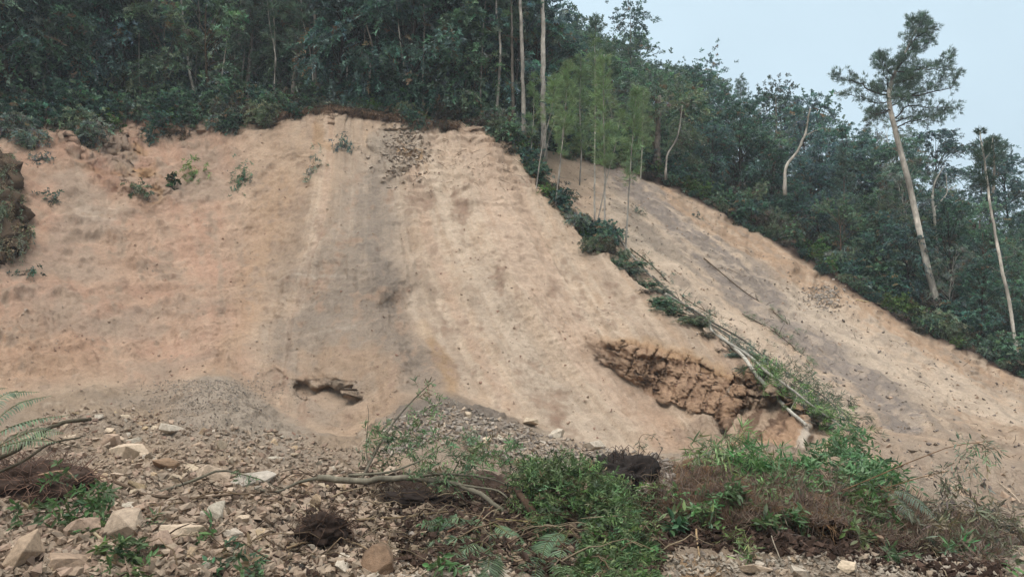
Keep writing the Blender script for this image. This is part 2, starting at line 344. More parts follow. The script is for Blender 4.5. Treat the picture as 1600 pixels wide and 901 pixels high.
# --- soil colours: what the ground is made of, place by place
C = {k_: lin(*c_) for k_, c_ in dict(tan=(184, 158, 134), pale=(203, 182, 160), pink=(184, 148, 125), orange=(178, 146, 118), grey=(132, 119, 107), lgrey=(158, 142, 126),
     dark=(62, 48, 40), floor=(52, 44, 34), cliff=(176, 142, 114), cliffd=(136, 107, 87), red=(146, 102, 84), white=(196, 180, 162), mauve=(142, 129, 119),
     rub=(166, 144, 122), topsoil=(74, 58, 49), ochre=(172, 134, 92), gravel=(172, 155, 137), straw=(122, 92, 66)).items()}
col = np.repeat(C['tan'][None], len(u), 0)
grain = fbm(np.stack([u / 14, v / 55, u * 0], 1), 1, 3, seed=30) + .8 * fbm(P0, .28, 3, seed=31) + .7 * fbm(P0, 1.1, 2, seed=32)
def blend(c, w): 
    global col
    w = np.clip(w, 0, 1)[:, None]; col = col * (1 - w) + np.asarray(c) * w
def streak(c, pts, widths, amt=1., jit=1.0, soft=(1.15, .35)):
    d = seg_dist(u * (1 - jit) + wu * jit, v * (1 - jit) + wv * jit, pts, widths); blend(C[c], amt * ss(.05, 1., ss(1.6, .0, d) + .36 * grain))
fine = .5 + .5 * fbm(P0, .35, 3, seed=20); med = ss(-.35, .45, fbm(P0, 1.6, 4, seed=21))
blend(C['pink'], face * ss(430, 330, wu) * (.55 + .4 * med))
blend(C['lgrey'], face * ss(430, 330, wu) * .5 * ss(.1, .7, fbm(P0, 2.2, 4, seed=22)))
blend(C['orange'], face * ss(260, 60, wu) * ss(480, 560, wv) * .5)
streak('white', [(140, 330), (170, 345)], [26, 22], .3); streak('lgrey', [(60, 470), (130, 520)], [40, 40], .5)
streak('orange', [(440, 290), (405, 400), (385, 500), (330, 590)], [32, 38, 30, 26], .55, .7)
streak('pale', [(690, 210), (740, 300), (820, 480), (900, 600), (960, 690)], [60, 130, 150, 130, 60], .75)
streak('lgrey', [(600, 230), (560, 360), (500, 440), (470, 560)], [40, 70, 80, 60], .75)
fs = fbm(np.stack([uf_ / 9, v / 220, u * 0], 1), 1, 4, seed=47); fs2 = fbm(np.stack([uf_ / 34, v / 500, u * 0], 1), 1, 3, seed=48)
lw_ = .3 + .7 * ss(380, 480, u)
blend(C['pale'] * 1.06, face * lw_ * .4 * ss(.0, .7, fs)); blend(C['orange'], face * lw_ * .22 * ss(.05, .7, -fs)); blend(C['lgrey'], face * lw_ * .3 * ss(.1, .6, fs2)); blend(C['pink'], face * lw_ * .28 * ss(.1, .6, -fs2))
blend(C['lgrey'] * .95, face * .75 * ss(1.5, .2, seg_dist(wu, wv, [(610, 230), (585, 380), (570, 470), (560, 560)], [30, 50, 95, 120]) + .35 * fs))
streak('grey', [(620, 215), (585, 300), (580, 400), (600, 470), (640, 560), (690, 610)], [16, 26, 30, 40, 34, 26], .5)
streak('grey', [(575, 400), (600, 440), (620, 480)], [16, 20, 10], .45, .7); blend(C['dark'] * 2.2, ss(.5, 1., fbm(P0, .6, 4, seed=40)) * ss(1.4, .5, seg_dist(u, v, [(575, 400), (610, 470), (650, 560)], [30, 34, 30])) * face * .5)
streak('grey', [(590, 420), (520, 470), (440, 560)], [36, 44, 24], .3)
streak('orange', [(500, 560), (560, 560), (600, 610), (560, 650)], [40, 40, 30, 50], .55); streak('tan', [(490, 560), (560, 650)], [40, 40], .4)
streak('ochre', [(665, 500), (690, 560), (715, 620)], [10, 16, 10], .5, .5)
streak('pale', [(645, 460), (670, 520)], [10, 12], .5, .4)
streak('white', [(430, 432), (490, 432), (540, 428)], [2, 3, 2], .4, .6); streak('white', [(480, 520), (560, 500)], [2, 2], .3, .6)
streak('lgrey', [(890, 300), (960, 400), (1060, 500)], [30, 40, 30], .15)
blend(C['red'], crag * .35 * ss(.0, .5, fbm(P0, .9, 4, seed=23))); blend(C['ochre'], crag * .6 * ss(.1, .5, fbm(P0, .7, 3, seed=24))); blend(C['lgrey'], crag * .6 * ss(.15, .5, tilt))
streak('red', [(155, 265), (170, 285)], [20, 14], .45); streak('cliffd', [(215, 320), (240, 325)], [14, 12], .6)
blend(C['gravel'], crag2 * .7); blend(C['ochre'], ss(1.1, .5, seg_dist(u, v, [(625, 238), (655, 243)], [8, 9])) * .6); blend(C['ochre'], ss(1.1, .5, seg_dist(wu, wv, [(500, 215), (520, 230)], [10, 8])) * .35)
blend(C['cliff'], cliff * .85); blend(C['cliffd'], cliff * ss(.35, 1.0, flute) * .6); blend(C['ochre'], cliff * ss(1090, 1180, u) * .4 * med)
blend(C['ochre'], ss(10, 2, np.abs(v - CT)) * cin * .35)
bb = 1.25 * band + .15 * grain; w3 = lambda a_, b_: ss(a_, b_, bb)[:, None]
bc = C['white'] * (1 - w3(-.45, -.25)) + C['cliff'] * w3(-.45, -.25); bc = bc * (1 - w3(.1, .3)) + C['cliffd'] * .75 * w3(.1, .3); bc = bc * (1 - w3(.5, .7)) + C['tan'] * w3(.5, .7)
blend(bc, blk * .9)
blend(C['tan'], hole * .5); blend(C['orange'], lip * .3)
# second slide
grain2 = fbm(np.stack([(v - .72 * u) / 9, (u + v) / 130, u * 0], 1), 1, 4, seed=33) + .8 * fbm(P0, .4, 3, seed=34)
blend(C['tan'] * .97, chute); ch = lambda c, pts, w, a, j=.7: (lambda d: blend(C[c], chute * a * ss(.2, .85, ss(1.5, .1, d) + .38 * grain2)))(seg_dist(u * (1 - j) + wu * j, v * (1 - j) + wv * j, pts, w))
ch('pale', [(960, 330), (1060, 440), (1180, 560), (1300, 650)], [40, 40, 50, 50], .7)
ch('lgrey', [(930, 255), (1010, 330), (1110, 400), (1260, 500), (1420, 640)], [26, 50, 60, 50, 50], .8)
ch('mauve', [(960, 270), (1030, 330), (1100, 390), (1190, 470), (1270, 530), (1420, 660)], [12, 26, 30, 34, 30, 26], .95)
ch('grey', [(1090, 385), (1180, 450)], [14, 18], .5)
ch('orange', [(1040, 300), (1150, 370), (1260, 440), (1400, 520), (1560, 610)], [10, 18, 26, 22, 28], .7)
ch('orange', [(1450, 580), (1560, 670)], [50, 60], .45); ch('pale', [(1250, 470), (1450, 600), (1580, 650)], [34, 40, 26], .8)
ch('lgrey', [(1480, 690), (1600, 740)], [50, 60], .5)
blend(C['lgrey'] , ss(1320, 1400, u) * ss(4.2, 5, s) * (1 - ss(8.5, 9, s)) * .5)
blend(C['lgrey'], chute * .45 * ss(.1, .8, grain2)); blend(C['pale'], chute * .4 * ss(.1, .8, -grain2))
# topsoil along the broken edges and the wood floor
blend(C['dark'], face * ss(7.74, 7.86, s + .07 * n_mid) * ss(430, 460, u) * (1 - ss(690, 730, u)))
blend(C['red'] * .7, face * ss(7.75, 7.9, s + .08 * n_mid) * ss(440, 420, u) * .8)
blend(C['dark'], ss(11.84, 11.95, s + .03 * n_mid) * ss(900, 940, u) * (1 - ss(12.0, 12.1, s)))
blend(C['floor'], forest); blend(C['straw'] * .8, ridge * .7)
# the debris in front
blend(C['rub'], fore); blend(C['lgrey'], fore * med * .6); blend(C['lgrey'], fore * ss(3.2, 3.6, s) * ss(240, 300, u) * (1 - ss(440, 520, u)) * .9); blend(C['gravel'] * .95, fore * ss(1.2, .2, seg_dist(wu, wv, [(330, 600), (340, 640), (420, 670)], [44, 76, 64])) * .85)
blend(C['grey'], fore * ss(3.55, 3.85, s) * ss(590, 640, u) * (1 - ss(760, 860, u)) * .95)
blend(C['gravel'], fore * ss(3.1, 3.4, s) * ss(800, 860, u) * .6)
grain3 = fbm(P0, .9, 4, seed=36) + .6 * fbm(P0, .2, 3, seed=37)
f_ = lambda c, pts, w, a, j=.8: (lambda d: blend(C[c], fore * a * ss(.3, .7, ss(1.5, .1, d) + .45 * grain3)))(seg_dist(u * (1 - j) + wu * j, v * (1 - j) + wv * j, pts, w))
f_('topsoil', [(520, 770), (640, 775), (760, 800), (860, 850)], [30, 40, 70, 70], .95); f_('topsoil', [(450, 830), (540, 850), (700, 860), (860, 880), (1010, 870)], [40, 48, 50, 60, 40], .95); f_('gravel', [(600, 900), (760, 905)], [16, 16], .8)
f_('orange', [(470, 775), (560, 800)], [24, 16], .7); f_('topsoil', [(0, 745), (90, 750)], [40, 40], .9); f_('topsoil', [(330, 800), (400, 820)], [40, 40], .7)
f_('straw', [(1010, 770), (1150, 780), (1300, 785), (1400, 810)], [56, 56, 50, 40], .9); f_('dark', [(1010, 822), (1120, 836), (1300, 848), (1440, 868), (1560, 895)], [30, 32, 34, 30, 26], 1)
f_('gravel', [(1060, 898), (1250, 898), (1440, 902)], [28, 28, 24], .9); f_('ochre', [(1075, 895), (1110, 895)], [26, 26], .6); f_('pale', [(1560, 850), (1640, 855)], [36, 36], .8)
f_('gravel', [(20, 860), (160, 880)], [50, 40], .5)
mb = MB(); S_, U_ = shp; ii = np.arange(S_ * U_).reshape(shp)
mb.add(P, np.stack([ii[:-1, :-1], ii[:-1, 1:], ii[1:, 1:], ii[1:, :-1]], -1).reshape(-1, 4), np.clip(col, .005, .9))
ground = tag(mb.build('ground', M['soil']), kind='structure')
pm = MB(); pm.add([(-420, -360, -.6), (420, -360, -.6), (420, 480, -.6), (-420, 480, -.6)], np.array([[0, 1, 2, 3]]), C['rub'] * .8)
tag(pm.build('terrain', M['soil']), kind='structure')
bpy.context.view_layer.update()
DG = bpy.context.evaluated_depsgraph_get(); GE = ground.evaluated_get(DG)
def at(u, v, far=0):
    """where the line of sight through (u, v) meets the ground; far = number of nearer hits to skip"""
    d = Vector(ray(u, v)).normalized(); o = Vector((0, 0, CZ)); p = None
    for _ in range(far + 1):
        ok, p, n, i = GE.ray_cast(o, d)
        if not ok: return None
        o = p + d * .3
    return p
def drop(x, y):
    ok, p, n, i = GE.ray_cast(Vector((x, y, 90)), Vector((0, 0, -1))); return p if ok else Vector((x, y, 0))
def upx(u, v, Y): return Vector(pt(float(u), float(v), float(Y)))
# ------------------------------------------------------------------ plant builders
def nrm(a): return a / (np.linalg.norm(a, axis=-1, keepdims=True) + 1e-9)
def rdir(n): return nrm(rng.normal(size=(n, 3)))
def tube(mb, pts, rad, c, sides=7, cap=True, wob=0.0, mi=0):
    pts = np.asarray(pts, float); n = len(pts); rad = np.broadcast_to(np.asarray(rad, float), (n,))
    t = nrm(np.gradient(pts, axis=0)); ref = np.array([.31, .95, .05]) if abs(t[0, 2]) > .8 else np.array([0, 0, 1.])
    s1 = nrm(np.cross(t, ref)); s2 = np.cross(t, s1); a = np.arange(sides) * 2 * math.pi / sides
    rr = rad[:, None] * (1 + wob * rng.normal(size=(n, sides)))
    vv = pts[:, None] + rr[..., None] * (np.cos(a)[None, :, None] * s1[:, None] + np.sin(a)[None, :, None] * s2[:, None])
    i = np.arange(n * sides).reshape(n, sides); j = np.roll(i, -1, 1)
    f = [np.stack([i[:-1], j[:-1], j[1:], i[1:]], -1).reshape(-1, 4)]
    if cap: f.append(i[-1:, :]); f.append(i[:1, ::-1])
    mb.add(vv.reshape(-1, 3), f, np.asarray(c) if np.ndim(c) == 1 else np.repeat(np.asarray(c), sides, 0), mi)
def curve(a, b, n=8, sag=0., jit=0.):
    """points from a to b, sagging and wandering"""
    t = np.linspace(0, 1, n)[:, None]; p = np.asarray(a) * (1 - t) + np.asarray(b) * t
    p[:, 2] += -sag * 4 * (t * (1 - t))[:, 0]
    if jit:
        w = np.cumsum(rng.normal(size=(n, 3)), 0); w -= w[0] + (w[-1] - w[0]) * t; p += w * jit
    return p
def smooth_path(pts, n=24):
    pts = np.asarray(pts, float); return pchip(np.arange(len(pts), dtype=float), pts, np.linspace(0, len(pts) - 1, n))
def leaves(mb, p, d, L, W, c, fold=False, droop=.0):
    """one small face set per leaf: a rhombus, or a leaf folded along its midrib"""
    n = len(p); d = nrm(d); L = np.broadcast_to(L, (n,))[:, None]; W = np.broadcast_to(W, (n,))[:, None]
    sd = nrm(np.cross(d, nrm(np.array([0, 0, 1.]) + .7 * rng.normal(size=(n, 3))))); up = np.cross(sd, d)
    c = np.asarray(c); c = np.repeat(c[None], n, 0) if c.ndim == 1 else c
    if not fold:
        vv = np.stack([p, p + d * L * .5 + sd * W * .5, p + d * L - up * 0 + np.array([0, 0, -1.]) * droop * L, p + d * L * .5 - sd * W * .5], 1)
        b = np.arange(n)[:, None] * 4; mb.add(vv.reshape(-1, 3), b + np.array([[0, 1, 2, 3]]), np.repeat(c, 4, 0))
    else:
        dz = np.array([0, 0, -1.])
        vv = np.stack([p, p + d * L * .33 + sd * W * .46 + up * W * .16, p + d * L * .68 + sd * W * .36 + up * W * .12 + dz * droop * L * .4, p + d * L + dz * droop * L,
                       p + d * L * .68 - sd * W * .36 + up * W * .12 + dz * droop * L * .4, p + d * L * .33 - sd * W * .46 + up * W * .16, p + d * L * .5 + dz * droop * L * .2], 1)
        b = np.arange(n)[:, None] * 7; f = [b + np.array([[a_, b_, 6]]) for a_, b_ in ((0, 1), (1, 2), (2, 3), (3, 4), (4, 5), (5, 0))]
        mb.add(vv.reshape(-1, 3), f, np.repeat(c, 7, 0))
def vary(c, n, a=.25, b=.12):
    c = np.asarray(c)[None] * (1 + a * rng.normal(size=(n, 1))); c = c * (1 + b * rng.normal(size=(n, 3))); return np.clip(c, .004, .8)
def sprays(mb, o, d, L, nl, ll, lw, c, droop=.35, spread=.8, fold=False, wood=None, cs=.22, wr=.004, dry=.05):
    """twigs from points o along d, each set with nl leaves on both sides"""
    n = len(o); L = np.broadcast_to(L, (n,)); t = np.linspace(.12, 1, nl)[None, :, None]
    d = nrm(d); q = o[:, None] + d[:, None] * L[:, None, None] * t; q[..., 2] -= droop * L[:, None] * (t[..., 0] ** 2)
    sd = nrm(np.cross(d, rng.normal(size=(n, 3)) * .5 + np.array([0, 0, 1.])))
    sgn = np.where(np.arange(nl) % 2, 1, -1)[None, :, None]
    dd = d[:, None] * .6 + sd[:, None] * sgn * spread + .45 * rng.normal(size=(n, nl, 3)); dd[..., 2] -= droop * .8 * t[..., 0]
    cb = vary(c, n, cs, .11); dk = rng.random(n) < dry; cb[dk] = np.array([.21, .15, .085]) * rng.uniform(.5, 1.1, (dk.sum(), 1)); cc = cb[:, None] * (1 + .15 * rng.normal(size=(n, nl, 1)))
    leaves(mb, q.reshape(-1, 3), dd.reshape(-1, 3), ll * rng.uniform(.6, 1.25, n * nl), lw * rng.uniform(.7, 1.2, n * nl), np.clip(cc, .004, .8).reshape(-1, 3), fold)
    if wood is not None:
        for i in range(n):
            k = np.linspace(0, 1, 4)[:, None]; pp = o[i] + d[i] * L[i] * k; pp[:, 2] -= droop * L[i] * k[:, 0] ** 2
            tube(mb, pp, np.linspace(wr, wr * .4, 4), wood, 4, False)
def tufts(mb, o, d, n_, L, w, c, spread=.9, cs=.18):
    """needle tufts: thin blades fanning out of each shoot"""
    n = len(o); dd = nrm(d)[:, None] + spread * rng.normal(size=(n, n_, 3)) * .6
    cc = vary(c, n, cs, .06)[:, None] * (1 + .12 * rng.normal(size=(n, n_, 1)))
    p = np.repeat(o[:, None], n_, 1) + rng.normal(size=(n, n_, 3)) * .03
    leaves(mb, p.reshape(-1, 3), dd.reshape(-1, 3), L * rng.uniform(.6, 1.2, n * n_), w, np.clip(cc, .004, .8).reshape(-1, 3))
BARK = dict(grey=lin(118, 108, 98), pale=lin(176, 168, 156), dark=lin(62, 54, 46), brown=lin(92, 74, 58))
G = {k_: np.array(c_) for k_, c_ in dict(dark=(.070, .136, .098), mid=(.104, .172, .104), blue=(.090, .155, .136), grey=(.165, .21, .165), olive=(.142, .18, .108), light=(.19, .275, .13), pine=(.11, .165, .12), fresh=(.13, .21, .066), dry=(.19, .135, .085)).items()}
def limb_ends(trunk_top, h, r, n, lo, shape):
    """points inside a crown: limb ends at uneven heights and radii, gathered in clumps"""
    z = lo + (1 - lo) * rng.random(n) ** .85; a = rng.random(n) * 2 * math.pi
    prof = shape(z); rr = r * prof * rng.uniform(.45, 1.08, n)
    return np.stack([rr * np.cos(a) + trunk_top[0] * z, rr * np.sin(a) + trunk_top[1] * z, z * h], 1)
def broad_tree(name, h, r, lo, leafc, barkc, label, n_limb=26, per=15, nl=22, ll=.22, lw=.10, droop=.45, shape=None, lean=(.4, .2), tr=.13, group=None):
    shape = shape or (lambda z: np.sqrt(np.clip(1 - ((z - .55) / .62) ** 2, .05, 1)))
    t = empty(name, (0, 0, 0), label, 'tree', group)
    w = MB(); kk = np.linspace(0, 1, 10)
    path = np.stack([lean[0] * kk ** 1.4 + .12 * np.sin(kk * 5 + h), lean[1] * kk + .10 * np.cos(kk * 4), kk * h * .93 - .4 * (kk == 0)], 1)
    tube(w, path, tr * (1 - .85 * kk) * (1 + .5 * (kk == 0)), barkc, 8)
    E = limb_ends((lean[0], lean[1]), h, r, n_limb, lo, shape)
    for e in E:
        k = max(0.06, (e[2] / h) * .86 - .12 * rng.random()); b = np.array([np.interp(k, kk, path[:, i]) for i in range(3)])
        tube(w, curve(b, e, 6, -.12, .07), np.linspace(tr * .36 * (1 - .6 * k), .012, 6), barkc, 5, False)
    w.build('trunk', M['bark'], t)
    mb = MB(); o = np.repeat(E, per, 0) + rng.normal(size=(n_limb * per, 3)) * np.array([.34, .34, .26]) * r / 2.2
    out = nrm(o - np.array([0, 0, h * .45])) * .7 + .6 * rdir(len(o)); out[:, 2] += .15
    tint = np.repeat(rng.uniform(.68, 1.45, n_limb), per)[:, None] * np.asarray(leafc)
    for g in range(0, len(o), 60):                                       # clumps carry their own tint of green
        sprays(mb, o[g:g + 60], out[g:g + 60], rng.uniform(.45, .95, len(o[g:g + 60])), nl, ll, lw, tint[g:g + 60].mean(0), droop)
    mb.build('crown', M['leaf'], t, False); return t
def pine_proto(name, h, lo, leafc, barkc, label, r=1.5, n=46, tr=.12, group=None, lean=(.2, .1), nt=16, L=.22, w=.022):
    t = empty(name, (0, 0, 0), label, 'tree', group); mt = MB(); kk = np.linspace(0, 1, 10)
    path = np.stack([lean[0] * kk ** 1.3, lean[1] * kk, kk * h - .5 * (kk == 0)], 1); tube(mt, path, tr * (1 - .86 * kk), barkc, 8)
    mb = MB(); O = []; D = []
    for i in range(n):
        z = lo + (1 - lo) * (i + rng.random()) / n; a = i * 2.4 + rng.normal() * .3; rr = r * (1 - .75 * (z - lo) / (1 - lo)) * rng.uniform(.5, 1.1)
        b = np.array([np.interp(z, kk, path[:, j]) for j in range(3)]); e = b + np.array([rr * math.cos(a), rr * math.sin(a), rr * rng.uniform(-.15, .5)])
        br = curve(b, e, 6, .08 * rr, .03); tube(mt, br, np.linspace(.022, .007, 6), barkc, 4, False)
        for k in (2, 3, 4, 5):
            for _ in range(2 + (k > 3)):
                dd = nrm(e - b) * .8 + .6 * rng.normal(size=3); dd[2] += .25; O.append(br[k] + rng.normal(size=3) * .1); D.append(dd)
    tufts(mb, np.array(O), np.array(D), nt, L, w, leafc); mt.build('trunk', M['bark'], t); mb.build('crown', M['needle'], t, False); return t

# ------------------------------------------------------------------ the woods: prototypes first, then copies with their own place
WL = 'trees of the wood above the left slide'; WR = 'trees of the wooded hill on the right'
conic = lambda z: np.clip(1.25 * (1 - z) ** .7 + .15, 0, 1)
tall = lambda z: np.clip(.55 + .5 * np.sin(z * 2.6), .3, 1)
NOWHERE = (0, 300, -60)
protos = [
 broad_tree('broadleaf_tree', 9.5, 2.3, .10, G['dark'], BARK['dark'], '', 36, 20, 24, .19, .08, .6),
 broad_tree('broadleaf_tree', 8.2, 2.6, .12, G['mid'], BARK['brown'], '', 34, 20, 24, .20, .085, .45, lean=(-.4, .1)),
 broad_tree('feathery_tree', 9.0, 1.9, .15, G['grey'], BARK['pale'], '', 30, 14, 24, .26, .055, .8, tall, (.7, .1), .08),
 broad_tree('broadleaf_tree', 8.6, 2.2, .08, G['blue'], BARK['dark'], '', 36, 20, 24, .18, .08, .6, lean=(.1, -.4)),
 broad_tree('feathery_tree', 7.4, 2.0, .10, G['olive'], BARK['grey'], '', 28, 14, 22, .28, .06, .75, tall, (-.6, .3), .07),
 pine_proto('pine_tree', 10.5, .30, G['pine'], BARK['grey'], '', 2.0, 56, .13, L=.3, w=.03),
]
KIND = ['dark green bushy tree', 'mid green round-crowned tree', 'grey-green feathery tree', 'blue-green dense tree', 'olive drooping tree', 'dark needle-leaved pine']
for p_ in protos: p_.location = NOWHERE
used = [False] * len(protos)
def plant_tree(i, loc, rz, sc, label, group, tilt=(0, 0)):
    if not used[i]:
        used[i] = True; o = protos[i]; o.location = Vector(loc); o.rotation_euler = (tilt[0], tilt[1], rz); o.scale = (sc,) * 3; o['label'] = label; o['group'] = group
        return o
    return dup(protos[i], loc, rz, sc, label, group, tilt)
rt = random.Random(11)
def taken(lst, x, y, d): return any((a - x) ** 2 + (b - y) ** 2 < d * d for a, b in lst)
spots = []
# left wood: rows of trees behind the crest, back to where the sky shows between the stems
for row, (d0, gap) in enumerate(((2.2, 38), (4.6, 42), (7.2, 48), (10.5, 56), (15, 66), (21, 78))):
    uu = -150.
    while uu < 872:
        u_ = uu + rt.uniform(-12, 12); uu += gap * rt.uniform(.75, 1.25)
        cy = np.interp(u_, [-250, 0, 150, 330, 740, 800, 860, 905], [31, 36, 39, 40.5, 39.6, 40, 42.5, 46]); y = cy + d0 + rt.uniform(-.7, .7); x = (u_ - 800) / FPX * y * 1.05
        if taken(spots, x, y, 1.0): continue
        if row >= 3 and (318 < u_ < 352 or 480 < u_ < 500): continue
        spots.append((x, y)); i = rt.choices(range(6), (5, 3, 3, 4, 2, 1.5))[0]
        plant_tree(i, drop(x, y) - Vector((0, 0, .2)), rt.uniform(0, 6.28), rt.uniform(.9, 1.3) * float(np.interp(u_, [780, 870], [1, .8])), KIND[i] + ' in the shady wood above the left slide', WL + ', ' + KIND[i], (rt.uniform(-.07, .07), rt.uniform(-.07, .07)))
# right hill: from the broken edge up to the skyline
EU = [840, 900, 1000, 1100, 1200, 1300, 1400, 1500, 1600, 1900]; EY = [45, 47, 47.5, 47.5, 46, 44, 41.5, 40, 38.5, 36.5]
for row, d0 in enumerate((1.8, 4.2, 6.8, 9.6, 12.6, 15.8, 19)):
    uu = 850.
    while uu < 1800:
        u_ = uu + rt.uniform(-14, 14); uu += (50 + 3 * row) * rt.uniform(.75, 1.3)
        y = np.interp(u_, EU, EY) + d0 + rt.uniform(-.9, .9); x = (u_ - 800) / FPX * y
        if taken(spots, x, y, 1.2): continue
        spots.append((x, y)); i = rt.choices(range(6), (4, 4, 2, 5, 3, 1))[0]
        sc = rt.uniform(.62, .98) * (.72 if row == 0 else 1); sc *= np.interp(u_, [860, 960, 1080, 1250, 1600], [.98, .94, .95, .86, .8])
        where = ' on the hill above the second slide' if u_ < 1250 else ' on the low hill behind the leaning pine'
        plant_tree(i, drop(x, y) - Vector((0, 0, .2)), rt.uniform(0, 6.28), sc, KIND[i] + where, WR + (', upper' if u_ < 1250 else ', lower') + ', ' + KIND[i], (rt.uniform(-.08, .08), rt.uniform(-.08, .08)))

# ------------------------------------------------------------------ shrubs along the broken edges
def shrub_proto(name, label, h, r, c, ll, lw, droop, n=170, nl=20, stems=7, fold=False, mat='leaf', wood=None, cat='shrub'):
    t = empty(name, NOWHERE, label, cat); w = MB(); tips = []
    for i in range(stems):
        a = rng.random() * 6.28; e = np.array([r * .7 * math.cos(a), r * .7 * math.sin(a), h * rng.uniform(.55, 1)]) * rng.uniform(.6, 1)
        pth = curve((rng.normal() * .05, rng.normal() * .05, -.15), e, 7, -.1 * h, .03 * h); tube(w, pth, np.linspace(.03, .008, 7) * h / 1.5, BARK['brown'] if wood is None else wood, 5, False); tips.append(pth)
    w.build('stem', M['bark'], t); mb = MB()
    tp = np.array([tips[rng.integers(stems)][rng.integers(2, 7)] for _ in range(n)]); o = tp + rng.normal(size=(n, 3)) * np.array([.24, .24, .18]) * r
    o[:, 2] = np.maximum(o[:, 2], .05); d = nrm(o - np.array([0, 0, h * .2])) + .6 * rdir(n)
    sprays(mb, o, d, rng.uniform(.25, .5, n) * h * .45, nl, ll, lw, c, droop, fold=fold, cs=.32)
    mb.build('foliage', M[mat], t, False); return t
SH = [shrub_proto('shrub', '', 2.4, 1.5, G['dark'], .17, .085, .5, 240), shrub_proto('shrub', '', 2.0, 1.5, G['mid'], .19, .085, .4, 220), shrub_proto('shrub', '', 1.7, 1.3, G['olive'], .22, .05, .9, 220),
      shrub_proto('shrub', '', 1.5, 1.2, G['fresh'], .17, .07, .6, 180), shrub_proto('shrub', '', 1.6, 1.4, (.075, .062, .04), .2, .035, 1.0, 190), shrub_proto('shrub', '', 2.2, 1.3, G['grey'], .2, .06, .7, 200)]
SK = ['dark green shrub', 'mid green shrub', 'olive drooping shrub', 'fresh green leafy shrub', 'half-dead brownish shrub', 'grey-green straggly shrub']
sused = [False] * 6
def plant_shrub(i, loc, rz, sc, label, group, tilt=(0, 0)):
    if not sused[i]:
        sused[i] = True; o = SH[i]; o.location = Vector(loc); o.rotation_euler = (tilt[0], tilt[1], rz); o.scale = (sc,) * 3 if np.isscalar(sc) else sc; o['label'] = label; o['group'] = group; return o
    return dup(SH[i], loc, rz, sc, label, group, tilt)
for row, (d0, gap) in enumerate(((.75, 27), (1.9, 36), (-.45, 25))):
    uu = -120.
    while uu < 830:
        u_ = uu + rt.uniform(-8, 8); uu += gap * rt.uniform(.7, 1.3); cy = np.interp(u_, [-250, 0, 60, 150, 330, 740, 800, 830], [31, 36, 37.5, 39, 40.5, 39.6, 39.4, 41]); y = cy + d0 + rt.uniform(-.25, .35); x = (u_ - 800) / FPX * y * 1.045
        i = rt.choices(range(6), (5, 3, 2, 1.2, 1.6, 2))[0]; sc = rt.uniform(.5, .95) * (1, 1.35, .95)[row]
        if row == 2 and (u_ > 450 or u_ < 0): continue
        if 450 < u_ < 690 and row == 0: sc *= .62
        plant_shrub(i, drop(x, y) - Vector((0, 0, .12)), rt.uniform(0, 6.28), sc, SK[i] + ' on the crest at the edge of the left slide', 'shrubs along the left crest, ' + SK[i], (rt.uniform(0, .25) + (.7 if row == 2 else 0), 0) if row != 2 else (0, 0))
for row, (d0, gap) in enumerate(((.25, 26), (1.3, 34), (2.9, 46), (-.55, 30))):
    uu = 900.
    while uu < 1660:
        u_ = uu + rt.uniform(-8, 8); uu += gap * rt.uniform(.7, 1.3); y = np.interp(u_, EU, EY) - .4 + d0 + rt.uniform(-.25, .3); x = (u_ - 800) / FPX * y
        i = rt.choices(range(6), (4, 3, 2.4, 1.6, 2.2, 1.5))[0]; sc = rt.uniform(.45, .85) * (1, 1.22, 1.44, .5)[row]
        plant_shrub(i, drop(x, y) - Vector((0, 0, .1)), rt.uniform(0, 6.28), sc, SK[i] + ' at the wood edge above the second slide', 'shrubs along the right wood edge, ' + SK[i], (rt.uniform(0, .2), 0))
# brush that has slumped over the broken edge
for u_, v_, s_, i in ((18, 205, .9, 5), (45, 222, .8, 5), (72, 200, 1.0, 0), (120, 206, 1.1, 2), (150, 214, .9, 5), (178, 204, 1.0, 3), (242, 204, .8, 0), (268, 208, .8, 4), (300, 196, .7, 1), (345, 198, .75, 5), (372, 200, .7, 0), (420, 184, .6, 2), (455, 178, .5, 0), (640, 192, .6, 0), (700, 194, .5, 4), (560, 176, .45, 4), (505, 172, .5, 4)):
    p = at(u_, v_)
    if p is not None: plant_shrub(i, p - Vector((0, 0, .35)), rt.uniform(0, 6.28), s_ * .8, SK[i] + ' slumped over the broken edge of the left crest', 'shrubs slumped over the left crest, ' + SK[i], (.5, rt.uniform(-.3, .3)))
# the strip of brush on the rib between the slides
rib = [(742, 196), (790, 226), (822, 262), (860, 312), (900, 355), (950, 398), (1000, 436), (1050, 486), (1100, 518), (1150, 560), (1200, 600), (1250, 640), (1300, 676)]
for q in range(92):
    k = (q + rt.random()) / 92 * 11.6; i0 = int(k); f = k - i0; a, b = rib[i0], rib[i0 + 1]; u_ = a[0] + (b[0] - a[0]) * f; v_ = a[1] + (b[1] - a[1]) * f
    p = at(u_ + rt.uniform(0, 10), v_ + rt.uniform(4, 14)); i = rt.choices(range(6), (2, 2, 2, 3.4 if 830 < u_ < 940 else 1, 3, 1.5))[0]
    if p is None or p.y > 44 or (u_ > 960 and rt.random() < .3): continue
    if u_ > 950: i = rt.choice((2, 4, 4, 5, 1))
    wdt = np.interp(u_, [742, 800, 900, 960, 1300], [1.4, 2.0, 1.7, .6, .5]); p = drop(p.x + rt.uniform(-.1, wdt), p.y + rt.uniform(.1, .7))
    plant_shrub(i, p - Vector((0, 0, .08)), rt.uniform(0, 6.28), (lambda z_: z_ if u_ < 950 else (z_ * 1.5, z_ * 1.2, z_ * .55))(rt.uniform(.32, .6) * float(np.interp(u_, [742, 920, 980, 1300], [1.15, 1.0, .6, .5]))), SK[i] + ' on the narrow rib between the two slides', 'shrubs on the rib, ' + SK[i])
